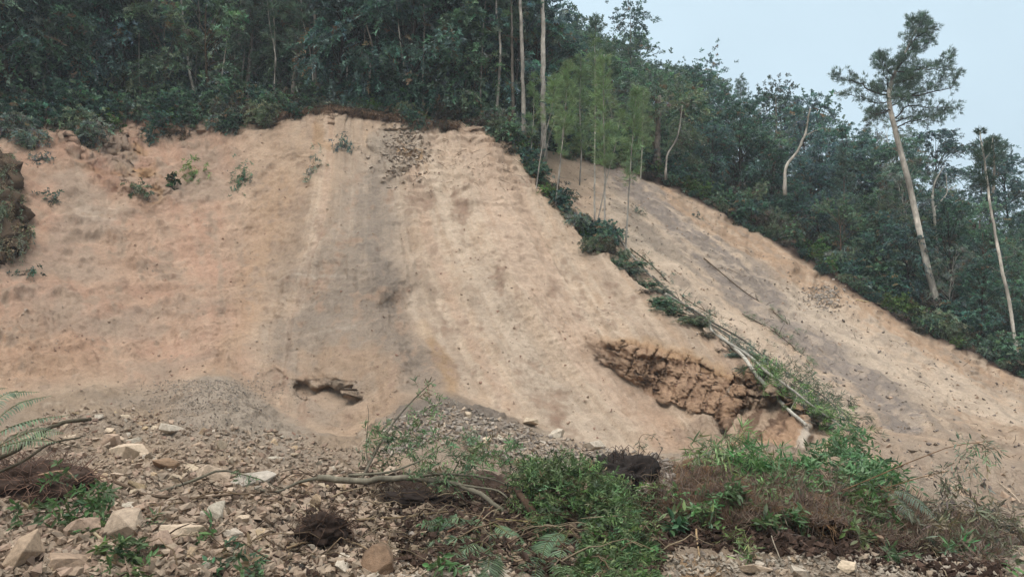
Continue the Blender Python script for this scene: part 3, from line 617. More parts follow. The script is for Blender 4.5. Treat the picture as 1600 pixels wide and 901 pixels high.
# ------------------------------------------------------------------ single trees that stand out
def px_path(pts, Y, n=24, yj=0):
    """a stem given by where it passes, at its own distance"""
    Y = np.broadcast_to(Y, (len(pts),)); return smooth_path([upx(a, b, y) for (a, b), y in zip(pts, Y)], n)
def rooted(name, base, label, cat, group=None): return empty(name, base, label, cat, group)
def loc(path, base): return np.asarray(path) - np.asarray(base)
def stem_tree(name, pts, Y, r0, r1, barkc, label, group=None, extra=(), foliage=None, cat='tree', root=True):
    """a tree seen mainly by its stem; extra = branches as (points, r0, r1); foliage(mb, path) fills the crown"""
    path = px_path(pts, Y); base = Vector(path[0]); t = rooted(name, base, label, cat, group); w = MB()
    P_ = loc(path, base)
    if root: P_ = np.concatenate([[P_[0] - np.array([0, 0, .5])], P_])
    P_[2:-1] += rng.normal(size=P_[2:-1].shape) * r0 * .12
    rr = np.linspace(r0, r1, len(P_)); rr[:2] *= 1.25; tube(w, P_, rr, np.clip(np.asarray(barkc)[None] * (1 + .22 * rng.normal(size=(len(P_), 1))), .03, .7), 8, wob=.06)
    for _ in range(int(r0 * 70)):
        k_ = rng.integers(3, len(P_) - 2); aa = rng.random() * 6.28; e_ = P_[k_] + np.array([math.cos(aa), math.sin(aa), rng.uniform(-.3, .5)]) * rng.uniform(.2, .8); tube(w, curve(P_[k_], e_, 4, .04, .03), np.linspace(.014, .005, 4), np.asarray(barkc) * .7, 4, False)
    for ep, a, b in extra: tube(w, loc(px_path(ep, Y if np.isscalar(Y) else Y[-1], 12), base), np.linspace(a, b, 12), barkc, 5, False)
    w.build('trunk', M['bark'], t)
    if foliage:
        mb = MB(); mat = foliage(mb, P_) or M['needle']; mb.build('crown', mat, t, False)
    return t
# the big leaning pine at the right
Yp = 42.0; mpx = Yp / FPX
base = drop(*upx(1468, 485, Yp)[:2]); Yp = base.y
t = rooted('leaning_pine', base, 'tall leaning pine with a long bare trunk and windswept crown against the sky', 'tree')
w = MB(); tp = px_path([(1468, 487), (1445, 400), (1421, 290), (1399, 205), (1389, 155), (1398, 115), (1418, 75), (1438, 30)], Yp, 40); tpl = loc(tp, base)
tpl = np.concatenate([[tpl[0] - np.array([-.1, 0, .6])], tpl]); kk = np.linspace(0, 1, len(tpl)); tr = np.interp(kk, [0, .03, .2, .68, .8, 1], [.24, .185, .16, .115, .07, .02])
tube(w, tpl, tr, np.stack([BARK['pale'] * (1 - .45 * ss(.55, .8, q)) * (1 + .2 * rng.normal()) for q in kk]), 10, wob=.04)
w.build('trunk', M['bark'], t)
O, D = [], []; limbs = MB()
def pine_limb(pts, dy, r=.05, dens=1., side=.66):
    """one limb: its course in the picture plane, bending towards or away from the viewer by dy metres"""
    p = px_path(pts, np.linspace(Yp, Yp + dy, len(pts)), 14); pl = loc(p, base); pl[1:-1] += rng.normal(size=(12, 3)) * .03
    tube(limbs, pl, np.linspace(r, .012, 14), BARK['dark'] * 1.3, 6, False); d = nrm(np.gradient(pl, axis=0)); ln = np.linalg.norm(pl[-1] - pl[0])
    for k in range(3, 14):
        for _ in range(int(round(4.0 * dens * (.6 + .6 * rng.random()) * max(1, ln / 2.2)))):
            sd = nrm(np.cross(d[k], rdir(1)[0])) * side * rng.uniform(.15, 1) * (1 - .45 * k / 13); sd[2] = sd[2] * .75 + .06
            tipp = pl[k] + sd + d[k] * .2 * rng.random(); tube(limbs, curve(pl[k], tipp, 3), [.012, .008, .005], BARK['dark'] * 1.2, 3, False)
            for _q in range(2): O.append(tipp + rng.normal(size=3) * .08); D.append(nrm(sd) * .6 + d[k] * .6 + np.array([0, 0, .35]))
    for _q in range(3): O.append(pl[-1] + rng.normal(size=3) * .05); D.append(d[-1] + np.array([0, 0, .4]))
for pts, dy, r, dn in (
    ([(1391, 150), (1365, 143), (1335, 128), (1304, 120)], -.6, .05, .95), ([(1392, 160), (1370, 160), (1345, 150), (1318, 148)], 1.0, .04, .7), ([(1393, 170), (1375, 178), (1355, 178)], -.8, .04, .8),
    ([(1390, 150), (1385, 125), (1378, 105), (1373, 92)], .5, .04, 1.1), ([(1396, 120), (1386, 108), (1376, 90)], -.7, .035, .9), ([(1389, 150), (1415, 150), (1455, 145), (1488, 135), (1496, 118)], -.5, .05, .8), ([(1394, 165), (1420, 152), (1450, 140), (1475, 122)], .9, .045, .8),
    ([(1400, 112), (1425, 112), (1455, 102), (1487, 88)], .4, .045, .95), ([(1404, 105), (1432, 108), (1462, 108), (1480, 104)], -1.1, .04, .8), ([(1398, 185), (1420, 165), (1450, 168), (1495, 168)], -.4, .045, .85), ([(1399, 190), (1425, 182), (1455, 182), (1482, 176)], 1.0, .045, .9), ([(1401, 200), (1420, 190), (1440, 188), (1470, 190)], -1.2, .04, .8),
    ([(1397, 178), (1380, 172), (1362, 182)], 1.3, .035, .8), ([(1412, 88), (1424, 82), (1440, 74), (1456, 62)], .5, .03, 1.0), ([(1420, 74), (1430, 60), (1447, 50), (1456, 44)], -.5, .025, 1.0), ([(1418, 80), (1420, 62), (1425, 42), (1426, 32)], .4, .03, 1.1), ([(1428, 56), (1436, 42), (1446, 34)], .2, .02, .9), ([(1408, 95), (1418, 84), (1428, 70), (1438, 26)], -.1, .03, 1.1),
    ([(1395, 130), (1408, 128), (1420, 124), (1432, 118)], -1.8, .04, 1.3), ([(1395, 130), (1402, 126), (1410, 118)], 1.9, .04, 1.2), ([(1391, 148), (1378, 140), (1366, 138)], 1.9, .04, 1.0), ([(1400, 110), (1408, 100), (1416, 92)], -1.3, .035, 1.2), ([(1393, 152), (1400, 150), (1412, 158)], -2.0, .04, 1.0), ([(1396, 140), (1414, 138), (1430, 132)], 1.5, .04, 1.1)):
    pine_limb(pts, dy, r, dn)
limbs.build('branch', M['bark'], t)
mb = MB(); tufts(mb, np.array(O), np.array(D), 15, .25, .024, G['pine'] * 1.1, .95, .25); mb.build('crown', M['needle'], t, False)
def needles_along(k0, rad, n, c, L=.24, w=.024, nt=15, taper=1.6, drop_=.0, limb=True):
    def f(mb, P_):
        o, d = [], []
        for i in range(n):
            k = k0 + (1 - k0) * rng.random() ** .9; kk_ = (k - k0) / (1 - k0); b = np.array([np.interp(k, np.linspace(0, 1, len(P_)), P_[:, j]) for j in range(3)])
            a = rng.random() * 6.28; rr = rad * min(1, .35 + 2.2 * kk_) * (1 - kk_) ** (1 / taper) * rng.uniform(.25, 1.1) + .06
            e = b + np.array([rr * math.cos(a), rr * math.sin(a), rr * rng.uniform(-.1, .55) - drop_ * rr])
            for s_ in np.linspace(.45, 1, 3): o.append(b + (e - b) * s_ + rng.normal(size=3) * .05); d.append(nrm(e - b) + np.array([0, 0, .3 - drop_]))
        tufts(mb, np.array(o), np.array(d), nt, L, w, c, .8, .16)
    return f
# slim stem at the far right, and the pale forked and crooked stems in front of the wood
def ybase(a, b): return at(a, b).y
yb = ybase(1592, 578)
stem_tree('slim_pine', [(1594, 580), (1578, 480), (1558, 380), (1546, 310), (1538, 250), (1531, 205)], yb, .10, .03, BARK['pale'], 'slim pine with a long thin bare stem at the right edge of the photo',
          foliage=needles_along(.66, .8, 48, G['pine'] if False else (.05, .085, .05), .28, .028), extra=[([(1538, 250), (1548, 235), (1552, 210)], .03, .01)])
stem_tree('forked_tree', [(1462, 385), (1461, 350), (1458, 320), (1457, 305)], 44.2, .10, .06, BARK['pale'] * 1.05, 'pale forked bare tree just right of the leaning pine trunk', extra=[([(1457, 318), (1459, 290), (1470, 268), (1476, 258)], .06, .02), ([(1460, 325), (1472, 312), (1480, 298), (1478, 270)], .05, .02), ([(1480, 298), (1494, 290)], .025, .01)])
def tuft_crown(center, ry, n, c, ll=.2, lw=.085, base=None, Y=None, mat='leaf'):
    def f(mb, P_):
        e = P_[-1]; o = e + rng.normal(size=(n, 3)) * np.array(ry); sprays(mb, o, nrm(o - e + np.array([0, 0, .2])) + .5 * rdir(n), rng.uniform(.3, .6, n), 18, ll, lw, c, .3); return M[mat]
    return f
stem_tree('crooked_tree', [(1226, 292), (1228, 262), (1246, 236), (1258, 210), (1262, 190), (1266, 170)], 45.5, .10, .04, BARK['pale'], 'crooked pale-stemmed tree with a round leafy top rising over the skyline', extra=[([(1258, 212), (1275, 204), (1288, 200)], .03, .01)], foliage=tuft_crown(None, (.75, .6, .4), 130, G['blue']))
stem_tree('thin_tree', [(1040, 268), (1042, 245), (1058, 215), (1063, 190), (1066, 165)], 46.2, .07, .025, BARK['pale'] * .9, 'thin bent pale stem in the wood above the top of the second slide', foliage=tuft_crown(None, (.8, .6, .8), 90, G['olive']))
stem_tree('old_tree', [(1026, 250), (1027, 225), (1029, 200), (1030, 150)], 47.5, .22, .12, BARK['grey'], 'thick grey trunk at the wood edge behind the young pines', foliage=tuft_crown(None, (1.2, 1, .9), 150, G['mid']))
# skyline trees
for (a, b, top, Y, r_, n_, c_, lb) in ((985, 130, 22, 55, 1.1, 120, G['blue'], 'round-topped pine standing clear above the skyline beside the tall stems'), (930, 130, 18, 50, .9, 80, G['pine'], 'thin-crowned pine poking into the sky left of the round-topped one'), (1212, 190, 143, 58, 1.0, 100, (.06, .09, .055), 'pale green loose-crowned tree on the middle of the skyline'), (1552, 260, 208, 52, .8, 60, G['pine'], 'small pine with two upright tips on the low right skyline'), (1105, 170, 105, 62, 1.3, 100, G['blue'], 'dense dark tree forming the knob of the upper skyline')):
    stem_tree('skyline_tree', [(a - 3, b + 90), (a + 1, b), (a, top + 8)], Y, .13, .02, BARK['grey'], lb, foliage=tuft_crown(None, (r_ * .6, r_ * .5, r_ * .62), n_, c_) if r_ > .95 else needles_along(.6, r_ * 1.4, n_, c_, .3, .03))
# tall stems at the crest whose tops leave the frame
for pts, r0, c_, lb in (([(849, 238), (848, 160), (849, 80), (848, 0), (846, -90), (846, -190)], .17, BARK['pale'] * .9, 'thickest pale trunk of the tall pines at the corner of the crest'),
    ([(818, 200), (817, 130), (815, 60), (813, 0), (811, -90), (812, -180)], .125, BARK['pale'] * .75, 'tall straight trunk between the thickest pale pine and the curved one'),
    ([(776, 188), (779, 130), (782, 70), (776, 20), (774, -60), (774, -150)], .085, BARK['pale'] * .85, 'slightly curved pale trunk, leftmost of the tall pines at the crest corner'),
    ([(802, 190), (801, 120), (800, 60), (799, 0), (798, -120)], .10, BARK['grey'] * .75, 'darker slender trunk behind the curved pale pine')):
    yb = 40.4 + .9 * rt.random(); stem_tree('tall_pine', pts, yb, r0, r0 * .45, c_, lb, foliage=needles_along(.66, 2.2, 120, G['pine'], .3, .03))
for pts, r0, Y, lb in (([(304, 170), (302, 140), (296, 110), (291, 70), (286, 30), (282, -10), (280, -80)], .085, 41.8, 'pale wavy trunk standing alone left of the sky gap in the wood'),
    ([(178, 120), (186, 80), (197, 45), (208, 10), (216, -60)], .12, 41.5, 'blotchy leaning trunk, the thicker of two in the left wood'), ([(160, 75), (168, 45), (178, 20), (186, -40)], .09, 42.3, 'thinner leaning trunk just left of the blotchy one'),
    ([(22, 56), (30, 30), (38, 0), (44, -60)], .10, 38.5, 'grey trunk leaning right in the upper left corner'), ([(579, 150), (578, 110), (582, 75), (572, 35), (566, -40)], .065, 41.6, 'thin white bent trunk above the dark root edge'),
    ([(362, 100), (366, 70), (376, 30), (383, -20)], .06, 44.0, 'thin dark stem leaning across the sky gap'), ([(431, 92), (427, 65), (423, 50), (415, -20)], .045, 42.0, 'slender pale stem right of the sky gap'), ([(640, 160), (641, 120), (645, 60), (644, -30)], .06, 42.4, 'upright grey stem in the wood left of the crest corner'), ([(697, 165), (706, 130), (716, 100), (722, 40), (724, -40)], .06, 42.8, 'leaning grey stem near the crest corner'),
    ([(120, 180), (150, 110), (158, 60), (160, -30)], .05, 40.5, 'thin crooked stem over the dark hollow at the left crest')):
    stem_tree('slim_tree', pts, Y, r0, r0 * .5, BARK['pale'] * (.8 if 'pale' in lb or 'white' in lb or 'blotchy' in lb else .55), lb, foliage=tuft_crown(None, (1.2, 1.0, .7), 70, G['grey']))
for q in range(26):
    u_ = rt.uniform(0, 760); Y = float(np.interp(u_, [0, 150, 330, 740], [37, 40, 41.2, 40.6])) + rt.uniform(.4, 3.2); v_ = rt.uniform(140, 180); ln_ = rt.uniform(-26, 26)
    stem_tree('slim_tree', [(u_, v_), (u_ + ln_ * .3 + rt.uniform(-6, 6), v_ - 60), (u_ + ln_ * .7 + rt.uniform(-6, 6), v_ - 120), (u_ + ln_, v_ - 190)], Y, rt.uniform(.03, .07), .02, BARK['pale'] * rt.uniform(.5, .95), 'thin bent pale stem among the trees of the left wood', 'thin stems in the left wood', foliage=tuft_crown(None, (.9, .8, .6), 40, G['grey']))
stem_tree('bare_branch', [(205, 150), (228, 145), (252, 130), (268, 112), (276, 100)], 40.8, .035, .012, BARK['pale'] * .8, 'pale bare branch arching out of the brush at the left crest', cat='branch', root=False)
# young pines on the rib between the slides
SG = G['light']
YP = 'young pines on the rib'
for pts, Y, r0, k0, rad, n, lb in (
    ([(929, 355), (929, 260), (930, 160), (929, 60)], None, .055, .55, .55, 60, 'tallest thin young pine on the rib, pale stem and sparse top'),
    ([(944, 380), (945, 280), (943, 190), (944, 85)], None, .055, .42, .95, 150, 'fullest young pine on the rib with bright feathery foliage'),
    ([(977, 398), (982, 310), (988, 220), (996, 135)], None, .05, .42, .62, 95, 'young pine leaning right, lowest down the rib'),
    ([(934, 345), (948, 280), (962, 225), (970, 175)], None, .035, .6, .5, 30, 'thin slanting young pine crossing behind the fullest one'),
    ([(872, 300), (878, 220), (884, 160), (888, 100)], None, .045, .4, .85, 120, 'bushy young pine above the green bushes of the rib'),
    ([(846, 270), (858, 215), (876, 165), (884, 140)], None, .03, .5, .5, 40, 'thin slanting young pine next to the thickest trunk'),
    ([(838, 292), (848, 225), (862, 170), (868, 120)], None, .03, .5, .55, 45, 'slender young pine leaning right in front of the thickest trunk'),
    ([(828, 262), (831, 220), (834, 175), (834, 120)], None, .03, .4, .5, 45, 'short upright young pine between the tall trunks'),
    ([(868, 322), (873, 270), (880, 215), (884, 180)], None, .03, .5, .45, 36, 'short young pine rising from the rib bushes'),
    ([(905, 300), (908, 240), (906, 170), (908, 90)], 42.5, .05, .35, 1.0, 150, 'broad light green young pine at the wood edge behind the rib'),
    ([(1000, 290), (1003, 240), (1004, 190), (1006, 140)], 45.5, .05, .35, .8, 90, 'light green young pine at the wood edge right of the rib')):
    if Y is None: Y = at(pts[0][0], pts[0][1] + 3).y + .25
    Y = min(Y, 42.5) if Y < 45 else Y
    stem_tree('young_pine', pts, Y, r0, .012, BARK['pale'] * .75, lb, YP, foliage=needles_along(k0, rad * .9, int(n * .8), SG if rad > .4 else G['pine'], .34, .017, 15, 1.5, .05))
# ------------------------------------------------------------------ felled poles down the rib
def felled(name, pts, r0, r1, lift, c, label, group, extra=None, cat='fallen tree'):
    g = [at(a, b) for a, b in pts]; g = [p + Vector((0, 0, lift)) for p in g]; P_ = smooth_path(g, 26); base = Vector(P_[0]); t = empty(name, base, label, cat, group); w = MB()
    P_ = P_ - np.array(base); tube(w, P_, np.linspace(r0, r1, 26), c, 7, wob=.05)
    for _ in range(9):
        k = rng.integers(4, 24); e = P_[k] + rdir(1)[0] * np.array([.5, .3, .35]) + np.array([0, 0, .15]); tube(w, curve(P_[k], e, 4, -.05, .03), np.linspace(.012, .004, 4), c * .7, 4, False)
    w.build('trunk', M['bark'], t)
    if extra:
        mb = MB(); extra(mb, P_); mb.build('foliage', M['needle'], t, False)
    return t
def fol(k0, k1, n, spread, c, L=.2, w=.016, nt=12):
    def f(mb, P_):
        k = rng.uniform(k0, k1, n); o = np.stack([np.interp(k, np.linspace(0, 1, len(P_)), P_[:, j]) for j in range(3)], 1) + rng.normal(size=(n, 3)) * np.array(spread)
        d = rdir(n) * .6 + np.array([.5, -.3, -.2]); tufts(mb, o, d, nt, L, w, c, .7, .25)
    return f
FT = 'felled thin trees down the rib'
felled('fallen_pine', [(948, 352), (1000, 420), (1080, 492), (1160, 552), (1230, 612), (1300, 668)], .05, .02, .18, BARK['pale'] * .6, 'longest felled thin pine lying down the whole rib', FT, fol(.55, 1, 130, (.22, .2, .14), G['pine']))
felled('fallen_pine', [(1040, 470), (1110, 520), (1180, 578), (1250, 634), (1325, 690)], .055, .02, .25, BARK['pale'] * .75, 'pale felled pine stem on top of the heap along the rib', FT, fol(.5, 1, 150, (.25, .22, .16), G['fresh']))
felled('fallen_pine', [(1125, 530), (1170, 575), (1225, 640), (1260, 672)], .06, .04, .12, BARK['pale'] * .9, 'whitest felled stem, short, close above the banded rock', FT)
felled('fallen_pine', [(1020, 442), (1090, 505), (1150, 545), (1215, 600)], .04, .015, .3, BARK['grey'] * .8, 'grey twiggy felled pine upslope of the pale stem', FT, fol(.3, .9, 90, (.2, .2, .12), G['pine']))
felled('fallen_pine', [(1100, 510), (1180, 560), (1270, 625), (1345, 690)], .04, .015, .35, BARK['grey'] * .7, 'felled pine with drooping fine needles at the lower end of the heap', FT, fol(.35, 1, 200, (.3, .3, .22), (.075, .10, .06), .22, .014))
felled('fallen_pine', [(985, 392), (1020, 420), (1070, 470), (1120, 500)], .035, .015, .12, BARK['brown'], 'short brown felled stem among dark brush high on the heap', FT, fol(.1, 1, 60, (.2, .2, .1), G['dark']))
felled('pale_pole', [(1338, 471), (1380, 478), (1420, 481), (1458, 479)], .035, .022, .1, lin(214, 192, 150), 'pale yellowish bare pole lying across to the foot of the leaning pine', None, cat='pole')
felled('fallen_branch', [(1170, 322), (1200, 328), (1230, 322), (1262, 321)], .035, .015, .5, BARK['pale'] * .8, 'pale bare branch lying on the brush at the wood edge', None, cat='branch')
felled('fallen_branch', [(1345, 425), (1370, 432), (1392, 440), (1398, 448)], .03, .012, .4, BARK['pale'] * .8, 'short pale branch bent over the shrubs left of the leaning pine', None, cat='branch')
felled('fallen_branch', [(1100, 405), (1160, 455), (1210, 490), (1250, 525)], .03, .012, .06, BARK['brown'], 'thin brown branch lying down the mauve streak of the second slide', None, fol(.4, 1, 30, (.15, .15, .05), G['olive']), cat='branch')
felled('fallen_branch', [(1160, 492), (1210, 520), (1240, 545), (1265, 570)], .02, .01, .05, BARK['brown'], 'green needled branch half buried in the second slide', None, fol(.0, 1, 80, (.18, .18, .05), G['olive']), cat='branch')
# ------------------------------------------------------------------ small plants hanging on the face
def face_plant(u_, v_, h, wd_, c, label, ll=.1, lw=.045, n=45, hang=.4, up=.3, cat='plant', nl=14, name='slope_plant'):
    p = at(u_, v_); t = empty(name, p, label, cat); w = MB(); tips = []
    for i in range(5):
        e = np.array([rng.normal() * wd_ * .5, -abs(rng.normal()) * .15 - .1, (up - hang) * h * rng.uniform(.4, 1)]); pth = curve((0, .05, 0), e, 5, -.1, .03); tube(w, pth, np.linspace(.014, .004, 5), BARK['brown'], 4, False); tips.append(pth)
    w.build('stem', M['bark'], t); mb = MB(); o = np.array([tips[rng.integers(5)][rng.integers(1, 5)] for _ in range(n)]) + rng.normal(size=(n, 3)) * np.array([wd_ * .35, .08, h * .28])
    o[:, 1] = np.minimum(o[:, 1], .9 * np.maximum(o[:, 2], -h) * 1.0 - .02); d = rdir(n) * .7 + np.array([0, -.5, -.2]); sprays(mb, o, d, .28, nl, ll, lw, c, .7); mb.build('foliage', M['leaf'], t, False); return t
for a in ((300, 272, 1.5, .75, G['fresh'], 'bushy green plant hanging on the upper left face', .13, .05, 70), (380, 276, 1.6, .45, G['mid'], 'narrow dark green plant hanging right of the bushy one', .13, .05, 60), (272, 283, .8, .35, (.03, .07, .02), 'small big-leaved plant left of the bushy green one', .22, .14, 8),
          (490, 262, 1.8, .5, G['grey'], 'long thin grey-green plant trailing down the face', .12, .04, 40), (537, 227, .8, .6, G['blue'], 'small bluish shrub under the dark root edge', .13, .05, 40), (222, 298, .7, .8, G['olive'], 'straggly plant below the red crag', .14, .06, 36), (238, 215, .9, .4, G['dark'], 'dark plant close under the left crest', .14, .06, 36),
          (60, 248, .8, .6, G['grey'], 'grey-green plant high on the far left face', .13, .05, 36), (85, 312, .7, .5, G['dark'], 'small dark tuft on the far left face', .13, .05, 30), (55, 427, .35, .5, G['dark'], 'dark tuft on the little ledge at the left edge', .1, .05, 20), (372, 195, 1.2, .4, G['grey'], 'hanging creeper below the left crest', .13, .05, 40),
          (1000, 332, .8, .6, G['grey'], 'grey twiggy tuft at the top of the mauve streak', .13, .03, 26), (1120, 300, 1.0, .7, G['dark'], 'dark shrub clinging under the right wood edge', .15, .06, 40), (1215, 372, .8, .9, G['dark'], 'low dark bush on the broken edge of the second slide', .15, .06, 40), (125, 215, 1.0, .8, G['grey'], 'pale straggly bush at the left end of the crest', .15, .06, 50), (1090, 340, .4, .3, G['dark'], 'tiny dark tuft beside the top of the second slide', .12, .05, 14)):
    face_plant(*a)
# overgrown outcrop at the left edge
t = empty('overgrown_outcrop', at(8, 380), 'dark overgrown earth outcrop jutting in at the left edge of the photo', 'outcrop'); b0 = np.array(t.location); w = MB(); 
tri = []; n1, n2 = 100, 90; gg = np.zeros((n1, n2, 3))
for i in range(n1):
    for j in range(n2):
        vv_ = 232 + (412 - 232) * i / (n1 - 1); ur = np.interp(vv_, [232, 262, 300, 340, 370, 395, 412], [-4, 22, 32, 46, 50, 38, 14]); k = j / (n2 - 1); uu_ = -170 + (ur + 170) * k
        p = at(max(min(ur, 1599), -1100), vv_); yb = p.y; gg[i, j] = upx(uu_, vv_, yb - 2.6 * math.sqrt(max(0, 1 - k ** 3.0)) * (.55 + .45 * math.sin(math.pi * min(1, max(0, (i + .4) / (n1 - .2)))) ** .5) + .15 * (k > .99))
q = gg.reshape(-1, 3); q = q + (.16 * fbm(q, .35, 3, seed=45))[:, None] + .55 * np.stack([fbm(q, .9, 5, seed=41), fbm(q, .9, 5, seed=42), fbm(q, .7, 5, seed=43)], 1) * (np.tile(np.arange(n2) / (n2 - 1), n1) < .99)[:, None]
ii = np.arange(n1 * n2).reshape(n1, n2); cc = lin(74, 60, 47) * (1 + .5 * fbm(q, .5, 4, seed=44))[:, None]
w.add(q - b0, np.stack([ii[:-1, :-1], ii[:-1, 1:], ii[1:, 1:], ii[1:, :-1]], -1).reshape(-1, 4), np.clip(cc, .01, .5)); w.build('earth_face', M['fibre'], t)
mb = MB(); pick = q[(q[:, 2] > 7) & (np.tile(np.arange(n2), n1) > 62)]; pk = pick[rng.integers(len(pick), size=1100)] - b0; pk += rng.normal(size=pk.shape) * .12; pz = pk[:, 2]; keep = rng.random(len(pk)) < .35 + .5 * ss(-1, 2.5, pz)
pk = pk[keep]; sprays(mb, pk, rdir(len(pk)) * .4 + np.array([.3, -.7, -.25]), .4, 16, .13, .035, G['olive'] * .8, 1.0, dry=.4); mb.build('foliage', M['leaf'], t, False)
# ------------------------------------------------------------------ stones of the debris
def rock_mesh(seed, c, npts=22, flat=.75, cuts=.0):
    r = np.random.default_rng(seed); bm = bmesh.new(); d = r.uniform(-1, 1, (npts, 3)); d = d / np.abs(d).max(1, keepdims=True) ** .8 * r.uniform(.85, 1.05, (npts, 1)) * np.array([1, r.uniform(.6, .9), flat * r.uniform(.7, 1.05)]) @ np.array(Euler((r.uniform(-.4, .4), r.uniform(-.4, .4), 0)).to_matrix())
    vs = [bm.verts.new(p) for p in d]; ret = bmesh.ops.convex_hull(bm, input=vs)
    bmesh.ops.delete(bm, geom=[x for x in ret['geom_interior'] if isinstance(x, bmesh.types.BMVert)], context='VERTS')
    bmesh.ops.dissolve_limit(bm, angle_limit=R(20), verts=bm.verts, edges=bm.edges)
    bmesh.ops.bevel(bm, geom=bm.edges[:], offset=.03, segments=1, affect='EDGES', profile=.6); bmesh.ops.triangulate(bm, faces=bm.faces)
    bmesh.ops.subdivide_edges(bm, edges=bm.edges, cuts=1, use_grid_fill=True); bmesh.ops.triangulate(bm, faces=bm.faces); bm.verts.ensure_lookup_table()
    v = np.array([x.co for x in bm.verts]); f = np.array([[y.index for y in x.verts] for x in bm.faces]); bm.free()
    v = v * (1 + .07 * fbm(v + seed, .7, 3, seed=seed) + .025 * fbm(v, .2, 2, seed=seed))[:, None]
    cc = np.asarray(c) * (1 + .22 * fbm(v + seed * 3, .6, 4, seed=seed + 5))[:, None]; m = MB(); m.add(v, f, np.clip(cc, .02, .8)); return m
RPAL = dict(tan=lin(174, 154, 132), pale=lin(182, 168, 150), pink=lin(170, 145, 124), grey=lin(160, 148, 135), ochre=lin(172, 148, 120), brown=lin(122, 98, 78), dirt=lin(158, 134, 113))
RM = {}
for i, (nm, cnt) in enumerate((('tan', 5), ('pale', 4), ('pink', 4), ('grey', 3), ('ochre', 2))):
    RM[nm] = [rock_mesh(100 * i + j, RPAL[nm], 9 + 2 * j, (.7, .55, .8, .5, .7)[j]).mesh('rock', M['rock'], False) for j in range(cnt)]
def near_path(pts, ys, n=12):
    q = px_path(pts, ys, n)
    for i in range(len(q)):
        uu, vv = proj(q[i]); g = at(float(uu), min(float(vv), 950.))
        if g is not None and q[i][1] > g.y - .06: q[i] = np.array(upx(uu, vv, g.y - .06 - .05 * rng.random()))
    return q
def put_rock(me, u_, v_, size, label, group=None, sink=.25, name='rock', rz=None, sc=None, tilt=.35):
    p = at(u_, v_)
    if p is None: return None
    o = bpy.data.objects.new(name, me); COL.objects.link(o); s = sc or (size * rt.uniform(.8, 1.25), size * rt.uniform(.7, 1.1), size * rt.uniform(.7, 1.1))
    o.scale = s; o.rotation_euler = (rt.uniform(-tilt, tilt), rt.uniform(-tilt, tilt), rt.uniform(0, 6.28) if rz is None else rz); o.location = p + Vector((0, 0, s[2] * (.5 - sink)))
    return tag(o, label, 'rock', group)
big = [  # u, v of the foot, half width in px, half height in px, palette, seed, label
 (585, 893, 40, 30, 'brown', 901, 'big brown boulder at the bottom of the photo, left of centre'), (190, 838, 34, 24, 'tan', 902, 'tan wedge-shaped boulder beside the pale broken stem at lower left'), (338, 812, 20, 19, 'pale', 903, 'whitish flat-faced stone standing above the big-leaved sprout'),
 (288, 846, 32, 16, 'tan', 954, 'low broad stone between the two leafy sprouts at the bottom'), (205, 722, 32, 22, 'tan', 947, 'large tan block in the middle of the rubble fan'), (252, 738, 24, 13, 'brown', 906, 'brown slab tilted against the large tan block'), (489, 795, 16, 15, 'ochre', 907, 'ochre stone on the sand beside the dark soil'),
 (35, 880, 34, 30, 'dirt', 908, 'rounded earthy lump at the lower left corner'), (105, 897, 34, 22, 'dirt', 909, 'second earthy lump right of the one in the lower left corner'), (130, 838, 26, 16, 'pink', 910, 'pinkish stone left of the tan wedge boulder'), (250, 862, 22, 16, 'pink', 911, 'pinkish stone left of the low broad pale one'),
 (395, 762, 38, 14, 'grey', 912, 'long grey slab behind the thin fallen branches'), (330, 755, 26, 14, 'tan', 913, 'tan stone upslope of the whitish flat-faced one'), (540, 890, 22, 14, 'pale', 914, 'pale rough stone touching the big brown boulder'), (175, 700, 20, 12, 'pink', 915, 'pink stone near the top of the rubble fan'),
 (268, 682, 20, 11, 'pale', 916, 'pale flat stone high in the rubble fan'), (365, 845, 16, 10, 'pale', 917, 'small pale stone by the dark root tangle'), (1325, 893, 20, 10, 'tan', 918, 'tan lump under the turf edge, lower right'), (1180, 895, 26, 9, 'tan', 919, 'broad tan lump at the bottom edge right of centre'), (60, 780, 18, 10, 'tan', 920, 'tan stone in front of the brown root mass at the left'),
 (610, 748, 20, 10, 'tan', 921, 'tan stone behind the big fallen stem'), (870, 688, 22, 9, 'pale', 922, 'pale boulder on the rubble tongue right of centre'), (830, 668, 18, 8, 'tan', 923, 'tan boulder upslope on the rubble tongue'), (930, 706, 18, 9, 'pale', 924, 'pale boulder at the end of the rubble tongue'), (1025, 722, 12, 7, 'grey', 925, 'grey stone right above the black root ball'),
 (600, 588, 7, 4, 'tan', 926, 'tan clod on the face beside the hollow')]
for u_, v_, hw, hh, pal, sd, lb in big[:-1]:
    p = at(u_, v_ - 4); k = p.y / FPX; put_rock(rock_mesh(sd, RPAL[pal], 15, .85).mesh('rock', M['rock'], False), u_, v_ - 6, 0, lb, None, .18, sc=(hw * k * 1.08, hw * k * .9, hh * k * 1.25), tilt=.2, name='boulder' if hw > 24 else 'rock')
rk = random.Random(5); n_rock = 0
def in_rub(u_, v_):
    top = np.interp(u_, [0, 80, 200, 300, 420, 520, 560], [690, 640, 640, 665, 670, 700, 715]); return v_ > top
